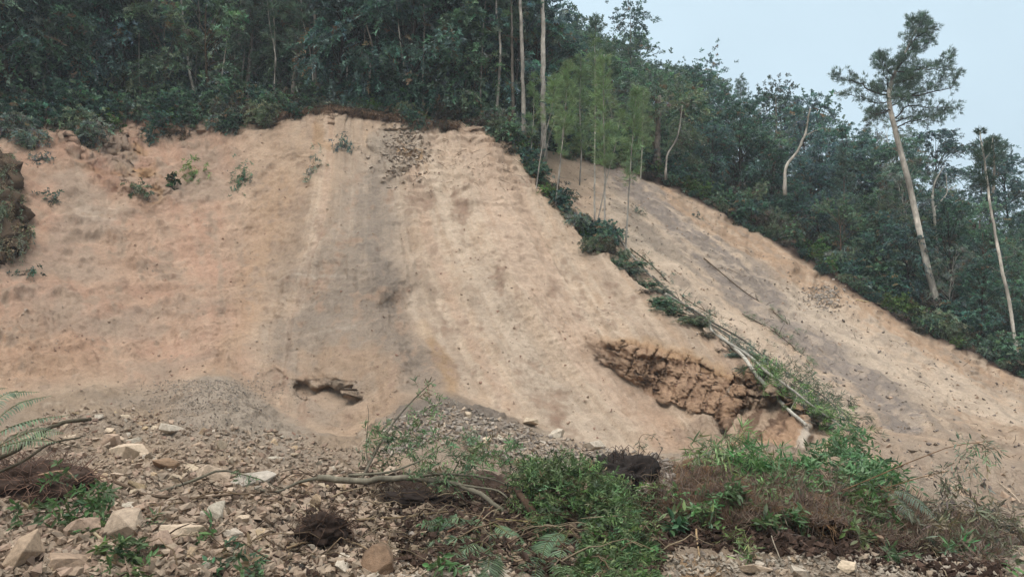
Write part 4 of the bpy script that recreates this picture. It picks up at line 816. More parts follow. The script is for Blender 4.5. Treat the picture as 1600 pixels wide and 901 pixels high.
zones = [  # u range, v range, count, size range in metres, palettes, label, group
 ((0, 560), (640, 775), 150, (.045, .16), ('tan', 'tan', 'pink', 'pale', 'ochre'), 'broken tan and pinkish stone in the rubble fan at the left', 'stones of the rubble fan'),
 ((60, 470), (775, 895), 60, (.035, .12), ('tan', 'pink', 'pale', 'ochre'), 'loose stone among roots and sprouts in the left foreground', 'loose stones in the left foreground'),
 ((470, 720), (775, 895), 26, (.03, .10), ('tan', 'pale', 'pale', 'grey'), 'small pale stone lying on the dark topsoil in front', 'stones on the dark topsoil'),
 ((690, 1030), (650, 725), 36, (.05, .15), ('pale', 'tan', 'grey'), 'grey-white stone on the rubble tongue below the pale face', 'stones of the rubble tongue'),
 ((1050, 1480), (868, 898), 20, (.03, .09), ('pale', 'pale', 'grey', 'ochre'), 'whitish stone in the cut bank under the turf edge', 'stones in the cut bank')]
for (u0, u1), (v0, v1), n, (s0, s1), pals, lb, gp in zones:
    k = 0
    while k < n:
        u_, v_ = rk.uniform(u0, u1), rk.uniform(v0, v1)
        if v_ < 775 and u_ < 560 and not in_rub(u_, v_): continue
        if u0 == 690 and v_ < np.interp(u_, [690, 760, 850, 950, 1030], [640, 655, 675, 698, 712]): continue
        pal = rk.choice(pals); put_rock(rk.choice(RM[pal]), u_, v_, s0 + (s1 - s0) * rk.random() ** 2.2, lb, gp, rk.uniform(.2, .48)); k += 1
# gravel and clods too many to count
def scatter_bits(name, n, pick, smin, smax, cols, seeds, power=2.5, mat='rock', sink=.25):
    mb = MB(); base = []
    for sd in range(seeds):
        r = np.random.default_rng(sd + 500); bm = bmesh.new(); vs = [bm.verts.new(p) for p in r.uniform(-1, 1, (8, 3)) * np.array([1, .8, .55])]; bmesh.ops.convex_hull(bm, input=vs); bm.verts.index_update(); tl = np.array(Euler((r.uniform(-.7, .7), r.uniform(-.7, .7), 0)).to_matrix())
        used_ = sorted({x.index for f in bm.faces for x in f.verts}); mp = {a: i for i, a in enumerate(used_)}; bm.verts.ensure_lookup_table(); base.append((np.array([bm.verts[a].co for a in used_]) @ tl, np.array([[mp[x.index] for x in f.verts] for f in bm.faces]))); bm.free()
    pts = [pick() for _ in range(n)]; pts = np.array([p for p in pts if p is not None]); which = rng.integers(seeds, size=len(pts)); size = smin + (smax - smin) * rng.random(len(pts)) ** power
    for b in range(seeds):
        q = pts[which == b]; sz = size[which == b]; m = len(q); a = rng.random(m) * 6.28; bv, bf = base[b]; ca, sa = np.cos(a), np.sin(a)
        vv = np.stack([bv[None, :, 0] * ca[:, None] - bv[None, :, 1] * sa[:, None], bv[None, :, 0] * sa[:, None] + bv[None, :, 1] * ca[:, None], np.repeat(bv[None, :, 2], m, 0)], -1) * sz[:, None, None] + q[:, None]
        vv[..., 2] += sz[:, None] * .25; cc = vary(np.ones(3), m, .2, .015) * np.array(cols)[rng.integers(len(cols), size=m)]
        mb.add(vv.reshape(-1, 3), (np.arange(m)[:, None, None] * len(bv) + bf[None]).reshape(-1, 3), np.repeat(np.clip(cc, .01, .8), len(bv), 0))
    return tag(mb.build(name, M[mat], None, False), kind='stuff')
def pick_fan():
    while 1:
        u_, v_ = rk.uniform(-30, 620), 632 + 268 * rk.random() ** .9
        if in_rub(u_, v_) or v_ > 700: return at(u_, v_)
scatter_bits('gravel', 15000, pick_fan, .008, .10, [RPAL['tan'], RPAL['pink'], RPAL['tan'] * 1.1, RPAL['tan'] * .85, C['rub']], 14, 3.6)
scatter_bits('gravel', 3800, lambda: at(335 + 62 * rng.normal(), 588 + abs(34 * rng.normal()) + 6), .006, .045, [C['gravel'], RPAL['grey'], C['gravel'] * .85], 10, 2.6)
def pick_tongue():
    u_ = rk.uniform(600, 1050); return at(u_, np.interp(u_, [600, 700, 760, 850, 950, 1050], [655, 622, 648, 676, 700, 716]) + rk.random() ** .8 * 62)
scatter_bits('gravel', 5200, pick_tongue, .012, .10, [RPAL['pale'] * .9, RPAL['tan'], RPAL['grey'], RPAL['grey'] * .8], 14, 2.6)
scatter_bits('gravel', 2200, lambda: at(rk.uniform(1040, 1600), rk.uniform(866, 900)), .006, .05, [RPAL['pale'], RPAL['tan'], RPAL['pale'] * .85], 12, 2.8)
scatter_bits('gravel', 900, lambda: at(rk.uniform(560, 800), rk.gauss(896, 6)), .008, .06, [RPAL['pale'], RPAL['tan']], 12, 2.6)
scatter_bits('soil_crumbs', 5200, lambda: at(rk.uniform(430, 1040), rk.uniform(768, 896)), .008, .075, [C['topsoil'], C['topsoil'] * .7, C['topsoil'] * 1.3, C['rub'] * .7], 12, 2.8, 'fibre')
mb = MB(); q = np.array([p for p in (at(rk.uniform(440, 1040), rk.uniform(765, 896)) for _ in range(2600)) if p is not None]) + np.array([0, -.02, .03]); dd = rdir(len(q)); dd[:, 2] = np.abs(dd[:, 2]) * .35
leaves(mb, q, dd, rng.uniform(.04, .11, len(q)), rng.uniform(.008, .03, len(q)), np.clip(np.array([[.16, .10, .065], [.10, .068, .045], [.24, .17, .11], [.05, .04, .03]])[rng.integers(4, size=len(q))] * rng.uniform(.7, 1.3, (len(q), 1)), .01, .5)); tag(mb.build('leaf_litter', M['leaf'], None, False), kind='stuff')
def pick_face():
    while 1:
        u_, v_ = rk.uniform(0, 1150), rk.uniform(200, 690); up = v_ < 300 and 560 < u_ < 830
        if rk.random() < (1 if up else .12 + .5 * max(0, math.sin(u_ / 37 + v_ / 61) * math.sin(v_ / 43 - u_ / 90))): p = at(u_, v_); return p if p and p.y < 41 else None
scatter_bits('clods', 2300, pick_face, .010, .08, [C['tan'], C['pale'] * .9, C['tan'] * .85, C['pink'] * .85], 10, 3.2, 'rock')
def pick_chute():
    while 1:
        u_ = rk.uniform(890, 1600); lo = np.interp(u_, [890, 1000, 1100, 1200, 1300, 1400, 1600], [250, 275, 320, 378, 440, 500, 600]); hi = np.interp(u_, [890, 1000, 1100, 1200, 1300, 1400, 1600], [350, 430, 510, 595, 660, 735, 800]); v_ = rk.uniform(lo, hi); return at(u_, v_)
scatter_bits('clods', 1900, pick_chute, .012, .11, [C['tan'] * .95, C['mauve'] * .9, C['lgrey'] * .9, C['grey'] * .8], 10, 3.5, 'rock')
scatter_bits('clods', 500, lambda: at(1285 + 34 * rng.normal() * .5, 465 + 22 * rng.normal() * .5), .03, .17, [RPAL['grey'], RPAL['tan'], RPAL['grey'] * .8], 8, 2.6)
scatter_bits('clods', 600, lambda: at(630 + 30 * rng.normal() * .7, 235 + 30 * rng.normal() * .7), .03, .2, [C['gravel'] * 1.1, C['gravel'], C['pale']], 10, 3.4)
# twig litter on the faces
mb = MB()
for _ in range(260):
    z_ = rk.random()
    if z_ < .35: p = at(rk.gauss(720, 45), rk.gauss(255, 24))
    else: p = pick_chute()
    if p is None: continue
    a = rk.uniform(0, 6.28); l_ = .1 + 1.1 * rk.random() ** 2.5; p = np.array(p) + np.array([0, -.03, .05]); e = p + np.array([l_ * math.cos(a), .5 * l_ * math.sin(a), -.45 * l_ * abs(math.cos(a)) + .4 * l_ * math.sin(a)]); tube(mb, curve(p, e, 4, -.03, .03), np.linspace(.012, .005, 4), BARK['brown'] * rk.uniform(.7, 2.0), 4, False)
tag(mb.build('twig_litter', M['bark']), kind='stuff')

mb = MB()
for _ in range(300):
    u_, v_ = rk.uniform(180, 1050), rk.uniform(742, 892)
    if u_ < 480 and rk.random() < .55: continue
    p = at(u_, v_)
    if p is None: continue
    p = np.array(p) + np.array([0, -.03, .03]); l_ = rk.uniform(.12, .8); a = rk.uniform(0, 6.28); e_ = p + np.array([l_ * math.cos(a), .35 * l_ * math.sin(a) - .05, rk.uniform(-.02, .25) * l_]); g_ = drop(e_[0], e_[1]); e_[2] = max(e_[2], g_.z + .02)
    tube(mb, curve(p, e_, 7, -.12 * l_, .025), np.linspace(rk.uniform(.004, .011), .0025, 7), lin(*rk.choice(((96, 78, 62), (126, 106, 84), (74, 58, 48), (150, 132, 108)))) * rk.uniform(.7, 1.2), 4, False)
tag(mb.build('twig_litter', M['bark']), kind='stuff')
scatter_bits('soil_crumbs', 2600, lambda: (lambda uu: at(uu, float(np.interp(uu, [1000, 1100, 1200, 1300, 1400, 1500, 1600], [801, 797, 802, 809, 826, 852, 874])) + rk.uniform(6, 62)))(rk.uniform(1010, 1570)), .008, .07, [C['dark'], C['topsoil'], C['dark'] * .7, C['topsoil'] * 1.4], 12, 2.6, 'fibre')
# ------------------------------------------------------------------ roots, soil lumps
def root_ball(u_, v_, rx, rz_, ry, c, label, nroot, rl, rc, cat, name='root_ball', foot=True, rr=.006, seed=1):
    p = at(u_, v_); t = empty(name, p, label, cat); bm = bmesh.new(); bmesh.ops.create_icosphere(bm, subdivisions=5, radius=1); v_a = np.array([x.co for x in bm.verts]); f = np.array([[y.index for y in x.verts] for x in bm.faces]); bm.free()
    v_a = v_a * (1 + .30 * fbm(v_a, .8, 4, seed=seed) + .20 * fbm(v_a, .28, 4, seed=seed + 1))[:, None] * np.array([rx, ry, rz_]) + np.array([0, 0, rz_ * .55]); w = MB(); w.add(v_a, f, np.clip(np.asarray(c) * (1 + .35 * fbm(v_a, .12, 3, seed=seed + 2))[:, None], .004, .5)); w.build('soil_lump', M['fibre'], t)
    mb = MB()
    for i in range(nroot):
        k = v_a[rng.integers(len(v_a))]
        if k[2] < 0: k = k * np.array([1, 1, -.3])
        ctr = np.array([0, 0, rz_ * .55]); d = nrm(k - ctr); tg = nrm(np.cross(d, rdir(1)[0])); l_ = rl * rng.uniform(.4, 1.3); e = k + tg * l_ * .8 + d * l_ * rng.uniform(0, .5); m = (k + e) / 2 + d * l_ * .25
        tube(mb, smooth_path([k - d * .02, m, e + np.array([0, 0, -.3 * l_])], 7), np.linspace(rr, rr * .3, 7), np.asarray(rc) * rng.uniform(.5, 1.5), 4, False)
    mb.build('root', M['bark'], t); return t
DK = np.array([.012, .010, .009])
root_ball(975, 772, .44, .34, .36, lin(46, 40, 37), 'black earthy root ball with fine roots, right of the leafy fallen crown', 190, .28, lin(74, 62, 54), 'root ball', seed=3)
root_ball(48, 778, .62, .30, .4, lin(66, 52, 44), 'brown tangle of matted roots at the left edge', 460, .44, lin(112, 88, 74), 'root mass', 'root_mass', seed=5)
root_ball(500, 843, .24, .17, .2, lin(52, 41, 35), 'dark fibrous soil clump between the sprouts and the brown boulder', 130, .22, lin(88, 70, 56), 'soil clump', 'soil_clump', rr=.005, seed=8)
root_ball(640, 792, .5, .13, .3, lin(42, 34, 30), 'long black soil clod under the big fallen stem', 160, .3, lin(80, 62, 50), 'soil clump', 'soil_clump', rr=.005, seed=11)

# ------------------------------------------------------------------ fallen wood in the foreground
def lying(name, pts, r0, r1, c, label, cat, lift=.05, group=None, Ys=None, branches=(), n=22, wob=.06):
    """a stem lying on the debris: through ground points lifted a little, or at given distances"""
    P_ = smooth_path([np.array(at(a, b)) + np.array([0, -.05, lift]) for a, b in pts], n) if Ys is None else near_path(pts, Ys, n); P_[1:-1] += rng.normal(size=(n - 2, 3)) * r0 * .18; b0 = P_[0].copy(); t = empty(name, b0, label, cat, group); w = MB(); tube(w, P_ - b0, np.linspace(r0, r1, n), c, 8, wob=wob)
    w.build('stem', M['bark'], t)
    for bp, by, a, b in branches:
        w = MB(); tube(w, near_path(bp, by, 14) - b0, np.linspace(a, b, 14), np.asarray(c) * .9, 6, wob=.05); w.build('branch', M['bark'], t)
    return t, b0
def px_cloud(n, ells):
    """points in ellipsoids given as (u, v, distance, half width px, half height px, half depth m)"""
    o = []; wts = np.array([e[3] * e[4] for e in ells], float); wts /= wts.sum()
    for i in rng.choice(len(ells), size=n, p=wts):
        a, b, Y, hw, hh, hd = ells[i]; q = rdir(1)[0] * rng.random() ** .35; uu, vv = a + q[0] * hw, b + q[2] * hh; g = at(uu, min(vv, 950.)); yy = Y + q[1] * hd; o.append(np.array(upx(uu, vv, yy if g is None else min(yy, g.y - .04 - .22 * rng.random()))))
    return np.array(o)
GB = lin(120, 112, 96) * .8
t, b0 = lying('fallen_tree', [(498, 746), (560, 750), (640, 746), (700, 754), (750, 772), (790, 800)], .05, .028, GB, 'fallen tree with a mossy grey stem lying level across the centre foreground', 'fallen tree', Ys=[11.6, 11.2, 10.9, 10.6, 10.2, 9.9],
  branches=[([(565, 748), (590, 700), (612, 664), (645, 625), (680, 592)], (11.2, 11.6, 12, 12.3, 12.6), .022, .006), ([(545, 742), (600, 738), (650, 722), (690, 700)], (11.3, 11.2, 11.3, 11.4), .022, .008), ([(640, 746), (700, 740), (760, 746), (800, 760)], (10.9, 10.6, 10.4, 10.2), .02, .008), ([(690, 752), (740, 760), (775, 765), (815, 800)], (10.6, 10.3, 10.1, 9.8), .02, .008),
  ([(600, 676), (630, 690), (642, 720)], (12, 11.8, 11.6), .01, .004), ([(575, 725), (572, 690), (576, 650), (574, 632)], (11.4, 11.6, 11.7, 11.8), .008, .003), ([(500, 746), (470, 752), (430, 768), (395, 762)], (11.6, 11.5, 11.4, 11.4), .03, .01), ([(700, 754), (720, 715), (736, 690)], (10.6, 10.8, 11), .01, .003)])
mb = MB(); o = px_cloud(260, [(660, 626, 12.4, 26, 34, .3), (640, 690, 11.8, 50, 40, .4), (590, 700, 11.6, 30, 40, .3), (720, 722, 10.9, 70, 34, .5), (790, 725, 10.5, 50, 26, .4), (760, 700, 11.0, 60, 16, .3), (680, 745, 10.8, 60, 22, .3)]) - b0
sprays(mb, o, rdir(len(o)) * .7 + np.array([.3, -.2, .4]), rng.uniform(.18, .38, len(o)), 13, .085, .02, (.135, .195, .09), .35, .8, True, BARK['brown'], .3, .003); mb.build('foliage', M['shiny'], t, False)
t = empty('felled_tree', at(930, 880), 'dense green crown of a felled tree spilling down in the centre foreground', 'fallen tree'); b0 = np.array(t.location); ells = [(905, 770, 9.6, 70, 44, .5), (870, 745, 10.0, 60, 30, .5), (950, 790, 9.2, 56, 34, .4), (960, 850, 8.5, 60, 56, .45), (985, 885, 8.1, 46, 34, .4), (925, 890, 8.1, 60, 26, .35), (862, 812, 9.2, 24, 30, .3), (930, 880, 8.4, 40, 30, .35), (845, 770, 9.9, 46, 40, .4), (1000, 895, 8.1, 26, 20, .3)]
w = MB()
for pts, ys in (([(842, 810), (870, 805), (905, 800), (950, 812)], (9.6, 9.5, 9.3, 9)), ([(862, 806), (900, 815), (940, 850), (975, 885)], (9.5, 9.1, 8.7, 8.3)), ([(875, 815), (895, 830), (915, 860), (930, 890)], (9.4, 9, 8.6, 8.3)), ([(850, 800), (860, 770), (890, 745), (915, 735)], (9.7, 9.8, 9.8, 9.7)), ([(870, 812), (905, 830), (938, 838)], (9.4, 9.0, 8.9)), ([(860, 800), (895, 812), (925, 826), (960, 830)], (9.5, 9.1, 8.9, 8.7))):
    tube(w, near_path(pts, ys, 14) - b0, np.linspace(.022, .006, 14), BARK['brown'] * .8, 6)
w.build('branch', M['bark'], t)
o = px_cloud(1850, ells) - b0; mb = MB(); ctr = np.array(upx(900, 830, 9.5)) - b0; dd = nrm(o - ctr) + .6 * rdir(len(o)) + np.array([.1, -.25, -.1])
sprays(mb, o, dd, rng.uniform(.14, .3, len(o)), 14, .062, .019, (.108, .165, .066), .3, .85, True, None, .36); mb.build('foliage', M['shiny'], t, False)
lying('broken_stump', [(806, 762), (822, 785), (845, 822)], .035, .06, lin(84, 68, 54), 'short dark broken trunk leaning at the left side of the dense green crown', 'broken trunk', Ys=(9.7, 9.5, 9.4), n=10)
STK = (
 ([(556, 812), (620, 808), (706, 798)], .018, .010, lin(110, 92, 72), 'straight stick lying on the dark soil left of the ferns', (9.55, 9.6, 9.65)),
 ([(448, 856), (480, 846), (530, 843), (575, 858), (600, 880)], .012, .008, lin(138, 116, 90), 'bent pale root in front of the dark fibrous clump', (8.6, 8.6, 8.6, 8.5, 8.35)),
 ([(530, 815), (534, 840), (540, 876)], .014, .010, lin(110, 90, 70), 'upright root stub in the dark fibrous clump', (9.0, 8.8, 8.6)),
 ([(238, 772), (300, 752), (345, 735), (395, 745), (440, 766)], .024, .008, GB * .8, 'arched thin branch over the stones left of centre', (11.8, 11.7, 11.7, 11.6, 11.5)),
 ([(180, 752), (240, 775), (300, 778), (370, 772), (430, 766)], .026, .012, lin(92, 76, 62), 'dark root branch lying across the lower rubble', (11.3, 11.1, 11.1, 11.1, 11.2)),
 ([(215, 790), (280, 785), (340, 768), (400, 775)], .014, .006, lin(104, 84, 66), 'thin crooked twig below the dark root branch', (10.3, 10.4, 10.6, 10.6)),
 ([(106, 806), (130, 820), (158, 842)], .020, .018, lin(188, 168, 138), 'pale broken stem stub beside the tan wedge boulder', (8.9, 8.8, 8.7)),
 ([(1088, 826), (1090, 850), (1094, 872)], .010, .008, lin(150, 124, 94), 'pale upright twig in the turf edge right of centre', (8.7, 8.6, 8.5)),
 ([(1202, 818), (1208, 845), (1222, 880)], .007, .005, lin(170, 156, 136), 'thin whitish root hanging from the turf edge', (8.75, 8.6, 8.4)),
 ([(1456, 855), (1470, 880), (1480, 900)], .007, .005, lin(160, 140, 116), 'thin pale root at the lower right bank', (8.7, 8.5, 8.3)),
 ([(700, 830), (745, 812), (770, 790)], .012, .006, lin(120, 90, 70), 'reddish twig leaning over the big fern', (9.2, 9.4, 9.6)),
 ([(775, 810), (830, 815), (870, 822)], .008, .006, lin(150, 136, 90), 'thin yellowish stalk right of the big fern', (9.4, 9.3, 9.1)),
 ([(60, 742), (100, 735), (122, 752)], .014, .008, lin(150, 124, 100), 'short pale root sticking out of the brown tangle', (10.7, 10.6, 10.6)),
 ([(1556, 755), (1580, 775), (1600, 800)], .012, .008, lin(196, 176, 150), 'pale stick lying on sand at the right edge', None))
for pts, a, b, c, lb, ys in STK: lying('stick', pts, a, b, c, lb, 'stick', Ys=ys, n=12)

# ------------------------------------------------------------------ ferns
def frond(mb, pts, L, W, c, npair=22, stalk=.2, drop_=.25):
    P_ = np.asarray(pts); n = npair; k = np.linspace(stalk, .99, n); q = np.stack([np.interp(k, np.linspace(0, 1, len(P_)), P_[:, j]) for j in range(3)], 1); d = nrm(np.gradient(q, axis=0)); up = nrm(np.array([0, -.45, .9]) + .1 * rng.normal(size=3)); sd = nrm(np.cross(d, up))
    prof = np.clip(np.sin(np.pi * (.18 + .82 * (k - stalk) / (1 - stalk)) ** .9), .06, 1)
    for s_ in (-1, 1):
        dd = sd * s_ + d * .45 + np.array([0, 0, -drop_]) + .05 * rng.normal(size=(n, 3)); dd = nrm(dd); cc = vary(c, n, .16, .05)      # each pinna: a narrow tapering blade in the plane of the frond
        wv_ = d * (W * .5 * (.4 + .6 * prof))[:, None]; ln_ = (L * prof)[:, None]; vv = np.stack([q + wv_ * .6, q - wv_ * .6, q + dd * ln_ * .55 - wv_ + np.array([0, 0, .02]) * ln_, q + dd * ln_ + np.array([0, 0, -.16]) * ln_, q + dd * ln_ * .55 + wv_ + np.array([0, 0, .02]) * ln_], 1)
        mb.add(vv.reshape(-1, 3), np.arange(n)[:, None] * 5 + np.array([[0, 1, 2, 3, 4]]), np.repeat(cc, 5, 0))
    tube(mb, P_, np.linspace(.007, .002, len(P_)), lin(88, 92, 50), 4, False)
def fern(label, fr, c, L, group=None, cat='fern', npair=24, W=.024):
    p0 = np.array(upx(*fr[0][0][0], fr[0][1][0])); t = empty('fern', p0, label, cat, group)
    for pts, ys in fr:
        mb = MB(); P_ = near_path(pts, ys, 16) - p0; frond(mb, P_, L, W, np.asarray(c) * rng.uniform(.85, 1.2), npair); mb.build('frond', M['leaf'], t, False)
    return t
FG = (.14, .205, .115)
fern('big fern with bluish green fronds spread left over the dark soil', [([(755, 842), (725, 822), (690, 815), (652, 818)], (8.8, 8.7, 8.7, 8.7)), ([(755, 842), (722, 840), (685, 842), (652, 860)], (8.8, 8.6, 8.5, 8.5)), ([(755, 842), (735, 852), (712, 868), (700, 892)], (8.8, 8.5, 8.3, 8.2)), ([(755, 842), (748, 860), (742, 878), (728, 898)], (8.8, 8.5, 8.3, 8.1)), ([(755, 842), (735, 815), (712, 808), (682, 822)], (8.8, 8.9, 8.9, 8.9)), ([(755, 842), (765, 865), (762, 890), (750, 905)], (8.8, 8.5, 8.2, 8.1))], FG, .19)
fern('smaller fern with drooping fronds between the big fern and the leafy crown', [([(765, 815), (785, 825), (800, 845), (800, 875)], (9.0, 8.8, 8.6, 8.4)), ([(765, 815), (770, 840), (778, 865), (770, 885)], (9.0, 8.7, 8.5, 8.4)), ([(765, 815), (790, 830), (815, 855), (822, 885)], (9.0, 8.7, 8.5, 8.3))], np.array(FG) * 1.05, .16)
fern('dark fern hanging in front of the leafy crown at the bottom edge', [([(890, 828), (868, 835), (850, 858), (846, 895)], (8.7, 8.4, 8.2, 8.0)), ([(890, 828), (880, 850), (875, 880), (878, 910)], (8.7, 8.3, 8.1, 7.9)), ([(890, 828), (905, 845), (915, 870), (912, 900)], (8.7, 8.4, 8.2, 8.0)), ([(890, 828), (855, 845), (825, 870), (812, 905)], (8.7, 8.4, 8.2, 8.0)), ([(890, 828), (868, 850), (838, 880), (836, 915)], (8.7, 8.4, 8.1, 7.9))], np.array(FG) * .95, .17)
fern('grey-green tree fern fronds reaching in at the left edge', [([(-60, 730), (-10, 660), (35, 628), (80, 618)], (9.6, 9.7, 9.8, 9.9)), ([(-60, 730), (0, 675), (55, 655), (110, 648)], (9.6, 9.6, 9.7, 9.8)), ([(-60, 730), (-20, 640), (20, 612), (62, 612)], (9.6, 9.8, 10, 10.1)), ([(-60, 730), (-5, 700), (45, 688), (92, 690)], (9.6, 9.4, 9.4, 9.5)), ([(-60, 730), (-50, 650), (-22, 610), (12, 606)], (9.6, 9.5, 9.4, 9.3)), ([(-60, 730), (10, 690), (60, 672), (100, 676)], (9.6, 9.6, 9.7, 9.8))], (.15, .19, .115), .17, npair=26)
fern('grey fern frond drooping down the lower right bank', [([(1385, 762), (1410, 768), (1440, 788), (1468, 815)], (9.6, 9.4, 9.2, 9.1)), ([(1380, 760), (1400, 778), (1420, 800), (1440, 815)], (9.6, 9.4, 9.2, 9.1))], (.14, .17, .12), .12)
t, _ = lying('dead_branch', [(-30, 728), (30, 700), (70, 672), (110, 658), (142, 655)], .03, .022, lin(88, 80, 66), 'dark crooked dead branch jutting right over the brown root tangle', 'branch', Ys=(10.2, 10.2, 10.3, 10.4, 10.4), branches=[([(-20, 745), (40, 718), (80, 692), (126, 683)], (10.1, 10.1, 10.2, 10.2), .022, .012), ([(60, 678), (90, 690), (128, 700)], (10.3, 10.2, 10.2), .01, .004)])

# ------------------------------------------------------------------ leafy sprouts and bushes close by
def sprout(name, label, stems, ells, n, ll, lw, c, nl=8, L=.16, mat='shiny', droop=.35, cat='plant', group=None, fold=True, stemc=None, sr=.008, spread=.9, base=None):
    p0 = np.array(upx(*stems[0][0][0], stems[0][1][0])); t = empty(name, p0, label, cat, group); w = MB()
    for pts, ys in stems: tube(w, near_path(pts, ys, 10) - p0, np.linspace(sr, sr * .4, 10), BARK['brown'] * 1.2 if stemc is None else stemc, 5, False)
    w.build('stem', M['bark'], t); mb = MB(); o = px_cloud(n, ells) - p0
    sprays(mb, o, rdir(n) * .8 + np.array([0, -.35, .15]), L * rng.uniform(.6, 1.3, n), nl, ll, lw, c, droop, spread, fold, BARK['brown'] if n < 120 else None, .22, .0025); mb.build('foliage', M[mat], t, False); return t
SD = (.078, .128, .048)
sprout('leafy_branch', 'dark glossy-leaved broken branch in front of the brown root tangle', [([(160, 840), (130, 800), (100, 760), (90, 735)], (8.7, 8.8, 8.9, 9)), ([(130, 800), (60, 800), (20, 808)], (8.8, 8.8, 8.8)), ([(110, 772), (150, 750), (180, 740)], (8.9, 8.9, 8.9))], [(105, 745, 8.9, 22, 18, .2), (150, 775, 8.8, 34, 36, .25), (45, 805, 8.8, 42, 16, .2), (100, 790, 8.8, 34, 20, .2), (135, 810, 8.7, 26, 16, .2)], 62, .11, .042, SD)
sprout('leafy_sprout', 'dark glossy sprout at the bottom edge below the tan wedge boulder', [([(222, 905), (205, 870), (195, 845)], (8.0, 8.0, 8.0))], [(200, 862, 8.0, 36, 26, .2), (180, 890, 7.9, 24, 14, .15), (222, 848, 8.0, 18, 10, .15)], 34, .11, .042, SD, stemc=lin(176, 160, 136), sr=.014)
sprout('leafy_sprout', 'bluish glossy sprout at the bottom edge left of the big boulder', [([(378, 910), (376, 880), (372, 850)], (7.9, 7.9, 7.9)), ([(376, 890), (400, 870)], (7.9, 7.9))], [(372, 872, 7.9, 44, 26, .2), (345, 890, 7.8, 28, 12, .15), (400, 885, 7.9, 24, 18, .15)], 34, .105, .038, np.array(SD) * np.array([.95, 1.0, 1.3]))
sprout('seedling', 'seedling with a few large pale green leaves under the whitish flat-faced stone', [([(335, 850), (332, 830), (330, 815)], (8.4, 8.4, 8.4))], [(332, 825, 8.4, 10, 14, .06)], 3, .16, .075, (.12, .22, .08), 4, .1)
sprout('seedling', 'small dark seedling at the lower right corner', [([(1580, 890), (1575, 876)], (8.3, 8.3))], [(1580, 878, 8.3, 18, 10, .1)], 7, .09, .035, SD, 6, .12)
sprout('seedling', 'narrow-leaved green seedling on the stones above the pale stone', [([(235, 835), (230, 815)], (9.2, 9.2))], [(230, 812, 9.2, 14, 10, .1)], 7, .12, .02, (.09, .15, .07), 7, .12)
sprout('grass_clump', 'arching bamboo grass clump below the banded rock', [([(1110, 770), (1095, 725), (1075, 695)], (11.2, 11.3, 11.3)), ([(1115, 770), (1130, 715), (1165, 672)], (11.2, 11.3, 11.4)), ([(1105, 770), (1110, 720), (1120, 685)], (11.2, 11.2, 11.2))], [(1095, 712, 11.2, 36, 28, .4), (1130, 710, 11.2, 40, 30, .4), (1160, 685, 11.4, 16, 18, .2)], 90, .2, .022, (.13, .19, .075), 9, .3, 'leaf', .8, 'grass clump', spread=.5)
sprout('strap_leaved_bush', 'bright green strap-leaved bush right of the bamboo grass', [([(1180, 780), (1180, 740), (1170, 710)], (10.8, 10.8, 10.8)), ([(1190, 780), (1210, 735), (1220, 715)], (10.8, 10.8, 10.8))], [(1185, 730, 10.8, 48, 34, .4), (1165, 715, 10.9, 30, 22, .3), (1215, 735, 10.6, 26, 18, .3)], 120, .17, .022, (.095, .17, .06), 10, .26, 'leaf', .7, 'bush', spread=.6)
sprout('climbing_bush', 'tangled green bush piled over the right end of the felled pines', [([(1300, 790), (1290, 730), (1280, 690)], (11.5, 12.5, 14)), ([(1320, 790), (1340, 740), (1350, 700)], (11.5, 12, 13)), ([(1250, 780), (1240, 720), (1250, 690)], (11.5, 12, 13))], [(1300, 705, 13.5, 40, 26, .6), (1345, 735, 12, 48, 30, .5), (1330, 690, 14, 26, 30, .5), (1380, 750, 11.5, 30, 26, .4), (1250, 730, 11.5, 40, 18, .4)], 330, .13, .038, (.085, .145, .06), 10, .28, 'leaf', .6, 'bush')
sprout('leafy_bush', 'low broad-leaved bush on the turf below the long arching twig', [([(1330, 830), (1330, 800), (1340, 775)], (9.8, 9.8, 9.8))], [(1345, 780, 9.8, 40, 22, .4), (1375, 800, 9.4, 26, 18, .3)], 60, .13, .045, (.085, .155, .055), 8, .22, 'leaf', .5, 'bush')
sprout('fine_bush', 'sparse fine-leaved bush beside the banded rock and felled pines', [([(1235, 650), (1240, 610), (1250, 575)], (22, 22.2, 22.4))], [(1250, 595, 22, 30, 30, .6), (1215, 580, 23, 22, 16, .4), (1275, 630, 20, 26, 20, .5)], 80, .16, .02, (.10, .15, .08), 14, .5, 'leaf', .6, 'bush', spread=.6, fold=False)
sprout('withered_brush', 'withered grey-brown brush hanging over the bank at the right edge', [([(1500, 800), (1490, 830), (1480, 860)], (9.6, 9.4, 9.2)), ([(1560, 800), (1555, 830), (1550, 855)], (9.8, 9.6, 9.4))], [(1500, 800, 9.8, 50, 34, .4), (1560, 820, 9.7, 44, 36, .4), (1450, 830, 9.4, 30, 26, .3), (1530, 850, 9.4, 50, 16, .3), (1590, 840, 9.6, 22, 24, .3)], 260, .13, .024, (.155, .125, .085), 10, .26, 'leaf', 1.1, 'brush', spread=.6)
sprout('green_tuft', 'green tuft low in the withered brush at the right', [([(1490, 865), (1495, 848)], (9.1, 9.1))], [(1490, 850, 9.0, 28, 12, .2)], 26, .12, .022, (.09, .16, .07), 9, .2, 'leaf', .6, 'tuft', spread=.6)
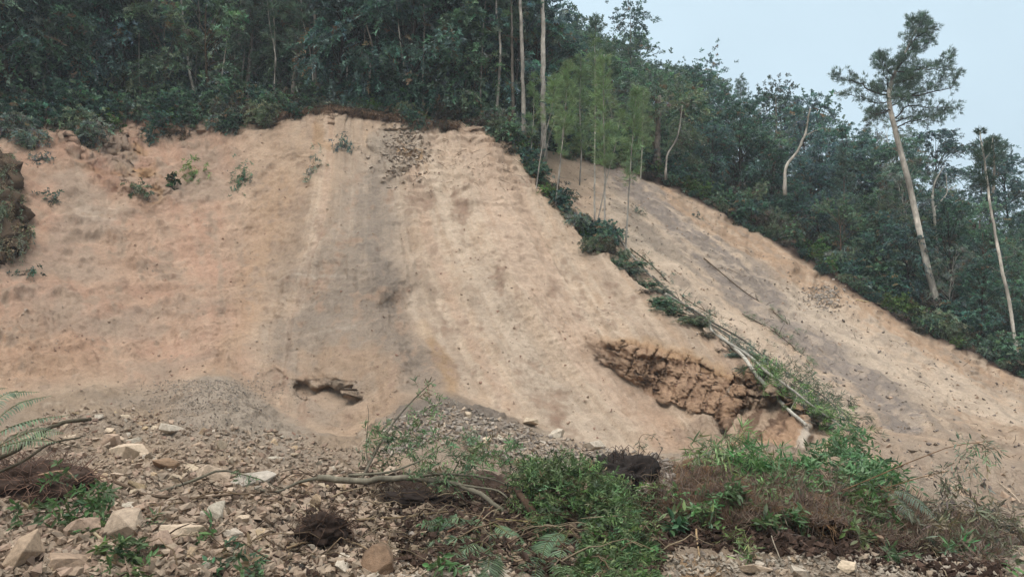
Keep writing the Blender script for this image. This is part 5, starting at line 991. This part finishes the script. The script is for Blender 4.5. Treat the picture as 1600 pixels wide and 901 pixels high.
for a, b, lb, c, ll, lw in ((1052, 770, 'small light green plant just right of the black root ball', (.12, .20, .07), .10, .045), (1058, 822, 'dark big-leaved plant at the turf edge right of the leafy crown', (.05, .10, .05), .13, .055), (1195, 812, 'small plant with two dark leaves in the brown turf', SD, .13, .05), (1135, 775, 'olive weed in the middle of the brown turf', (.09, .13, .055), .1, .04), (1100, 790, 'sparse weed left of the pale upright twig', (.08, .12, .05), .1, .03), (1240, 800, 'green weed on the turf below the strap-leaved bush', (.08, .13, .05), .1, .03),
     (1145, 840, 'yellowish weed hanging over the dark turf edge', (.14, .17, .06), .11, .02), (1178, 850, 'second yellowish weed on the turf edge, beside the whitish root', (.13, .16, .06), .11, .02), (1400, 865, 'low weed at the foot of the turf edge, lower right', (.10, .14, .06), .1, .03), (1000, 755, 'pale green weed close behind the black root ball', (.12, .18, .08), .09, .03), (685, 818, 'tiny green weed on the black soil', (.08, .15, .05), .07, .03), (690, 878, 'broad green weed under the big fern', (.06, .12, .04), .11, .04), (380, 745, 'tiny weed among the rubble by the arched branch', (.08, .14, .06), .08, .02)):
    Y = at(a, b + 8).y - .1; sprout('weed', lb, [([(a, b + 12), (a + 2, b - 4)], (Y, Y))], [(a, b, Y, 16, 10, .12)], 9, ll, lw, c, 6, .13, 'leaf', .4, 'weed', sr=.004)
for q in range(15):
    u_ = rt.uniform(1015, 1480); lo = np.interp(u_, [1000, 1300, 1400, 1480], [735, 750, 785, 815]); v_ = rt.uniform(lo, lo + 75); Y = at(u_, v_).y - .05
    sprout('weed', 'small green weed in the brown dead turf of the right bank', [([(u_, v_ + 8), (u_ + 2, v_ - 8)], (Y, Y))], [(u_, v_ - 2, Y, rt.uniform(12, 26), rt.uniform(7, 14), .14)], rt.randint(7, 16), rt.uniform(.08, .13), rt.uniform(.02, .045), np.array((.11, .17, .065)) * rt.uniform(.75, 1.3), 6, .14, 'leaf', .5, 'weed', 'weeds in the turf bank', sr=.004)
def twig(label, pts, ys, ells, n, c):
    sprout('arching_twig', label, [(pts, ys)], ells, n, .10, .02, c, 8, .2, 'leaf', .9, 'twig', sr=.009, spread=.5, stemc=lin(120, 92, 66))
twig('long thin twig arching right with hanging leaves at its tip', [(1270, 785), (1350, 752), (1430, 718), (1500, 694), (1552, 688)], (10.2, 10.2, 10.3, 10.3, 10.4), [(1520, 700, 10.3, 26, 22, .15), (1540, 690, 10.4, 18, 12, .1), (1508, 722, 10.3, 20, 22, .15)], 26, (.13, .16, .10))
twig('shorter thin twig below the long arching one, with drooping grey leaves', [(1330, 785), (1390, 760), (1440, 745), (1482, 735)], (10.0, 10.0, 10.1, 10.1), [(1490, 755, 10.1, 24, 24, .15), (1470, 745, 10.1, 16, 14, .1)], 24, (.15, .17, .11))
twig('curled little frond standing alone at the foot of the pale face', [(1008, 706), (998, 690), (1006, 678), (1024, 680)], (17.5, 17.5, 17.5, 17.5), [(1020, 681, 17.5, 10, 5, .08), (1004, 696, 17.5, 6, 8, .06)], 8, (.11, .15, .08))
# dry grass, moss and hanging roots on the turf bank
mb = MB(); o = []
while len(o) < 3400:
    u_ = rk.uniform(1000, 1560); lo = np.interp(u_, [1000, 1100, 1300, 1400, 1560], [722, 730, 740, 775, 830]); hi = np.interp(u_, [1000, 1100, 1300, 1400, 1560], [822, 828, 838, 858, 885]); v_ = rk.uniform(lo, hi); p = at(u_, v_)
    if p is not None and rk.random() < .3 + .9 * max(0, math.sin(u_ / 13 + v_ / 17) * math.cos(u_ / 29 - v_ / 11)): o.append(p)
o = np.array(o); n = len(o); d = rdir(n) * .9 + np.array([0, -.45, .15]); cs_ = np.array([[.25, .175, .115], [.18, .125, .085], [.34, .27, .18], [.10, .074, .055], [.15, .17, .08]])[rng.choice(5, n, p=[.33, .3, .12, .15, .10])]
tufts(mb, o, d, 6, .2, .008, np.array([1, 1, 1.]), 1.1, .2); 
mb.c[-1] = np.clip(mb.c[-1] * np.repeat(cs_, 24, 0) * 1.05, .01, .6)
tag(mb.build('dry_grass', M['leaf'], None, False), kind='stuff')
mb = MB()
for _ in range(950):
    u_ = rk.uniform(1005, 1560); v_ = np.interp(u_, [1000, 1100, 1200, 1300, 1400, 1500, 1560], [800, 797, 802, 810, 828, 852, 870]) + rk.uniform(-16, 22); p = at(u_, v_)
    if p is None: continue
    p = np.array(p) + np.array([0, -.04, .02]); l_ = rk.uniform(.06, .26); e = p + np.array([rk.gauss(0, .06), -rk.uniform(.02, .10), -l_]); tube(mb, curve(p, e, 5, 0, .012), np.linspace(.004, .0015, 5), lin(112, 84, 62) * rk.uniform(.4, 1.5), 3, False)
for _ in range(900):
    u_ = rk.uniform(430, 720); v_ = np.interp(u_, [430, 520, 600, 720], [178, 170, 182, 196]) + rk.uniform(-3, 6); p = at(u_, v_)
    if p is None or p.y > 43: continue
    p = np.array(p) + np.array([0, -.12, .12]); l_ = rk.uniform(.15, .65); e = p + np.array([rk.gauss(0, .2), -rk.uniform(.05, .3), -l_]); tube(mb, curve(p, e, 5, 0, .04), np.linspace(.014, .005, 5), lin(96, 72, 56) * rk.uniform(.4, 1.4), 3, False)
tag(mb.build('hanging_roots', M['bark']), kind='stuff')
# low growth covering the wood floor at the broken edges
mb = MB(); o = []
for _ in range(900):
    u_ = rk.uniform(880, 1640); y = np.interp(u_, EU, EY) - .7 + 3.2 * rk.random() ** 1.5; o.append(drop((u_ - 800) / FPX * y, y))
for _ in range(700):
    u_ = rk.uniform(-60, 780); y = np.interp(u_, [-250, 0, 150, 330, 740, 800], [31, 36, 39, 40.5, 39.6, 39.4]) + .1 + 1.6 * rk.random(); o.append(drop((u_ - 800) / FPX * y * 1.045, y))
o = np.array(o) + np.array([0, 0, .05]); n = len(o); d = rdir(n) * .8 + np.array([0, -.4, .5])
for i, c_ in enumerate((G['dark'], G['mid'], G['olive'], G['dry'], G['grey'])):
    k = np.arange(n) % 5 == i; sprays(mb, o[k], d[k], rng.uniform(.3, .7, k.sum()), 16, .17, .05, c_, .7)
tag(mb.build('ground_cover', M['leaf'], None, False), kind='stuff')

# ------------------------------------------------------------------ the damp air between the viewer and the wood
bm = bmesh.new(); bmesh.ops.create_cube(bm, size=1); me = bpy.data.meshes.new('haze'); bm.to_mesh(me); bm.free(); hz = bpy.data.objects.new('haze', me); COL.objects.link(hz)
hz.scale = (900, 900, 75); hz.location = (0, 60, -38 + 37.5); hz.scale.z = 150; hz.location.z = 20
m = bpy.data.materials.new('haze'); m.use_nodes = True; nt = m.node_tree; nt.nodes.remove(nt.nodes['Principled BSDF']); pv = nd(nt, 'ShaderNodeVolumePrincipled')
pv.inputs['Density'].default_value = .0008; pv.inputs['Color'].default_value = (.86, .93, 1, 1); pv.inputs['Anisotropy'].default_value = .1
nt.links.new(pv.outputs[0], nt.nodes['Material Output'].inputs['Volume']); me.materials.append(m); tag(hz, kind='stuff')
SC.cycles.volume_bounces = 0
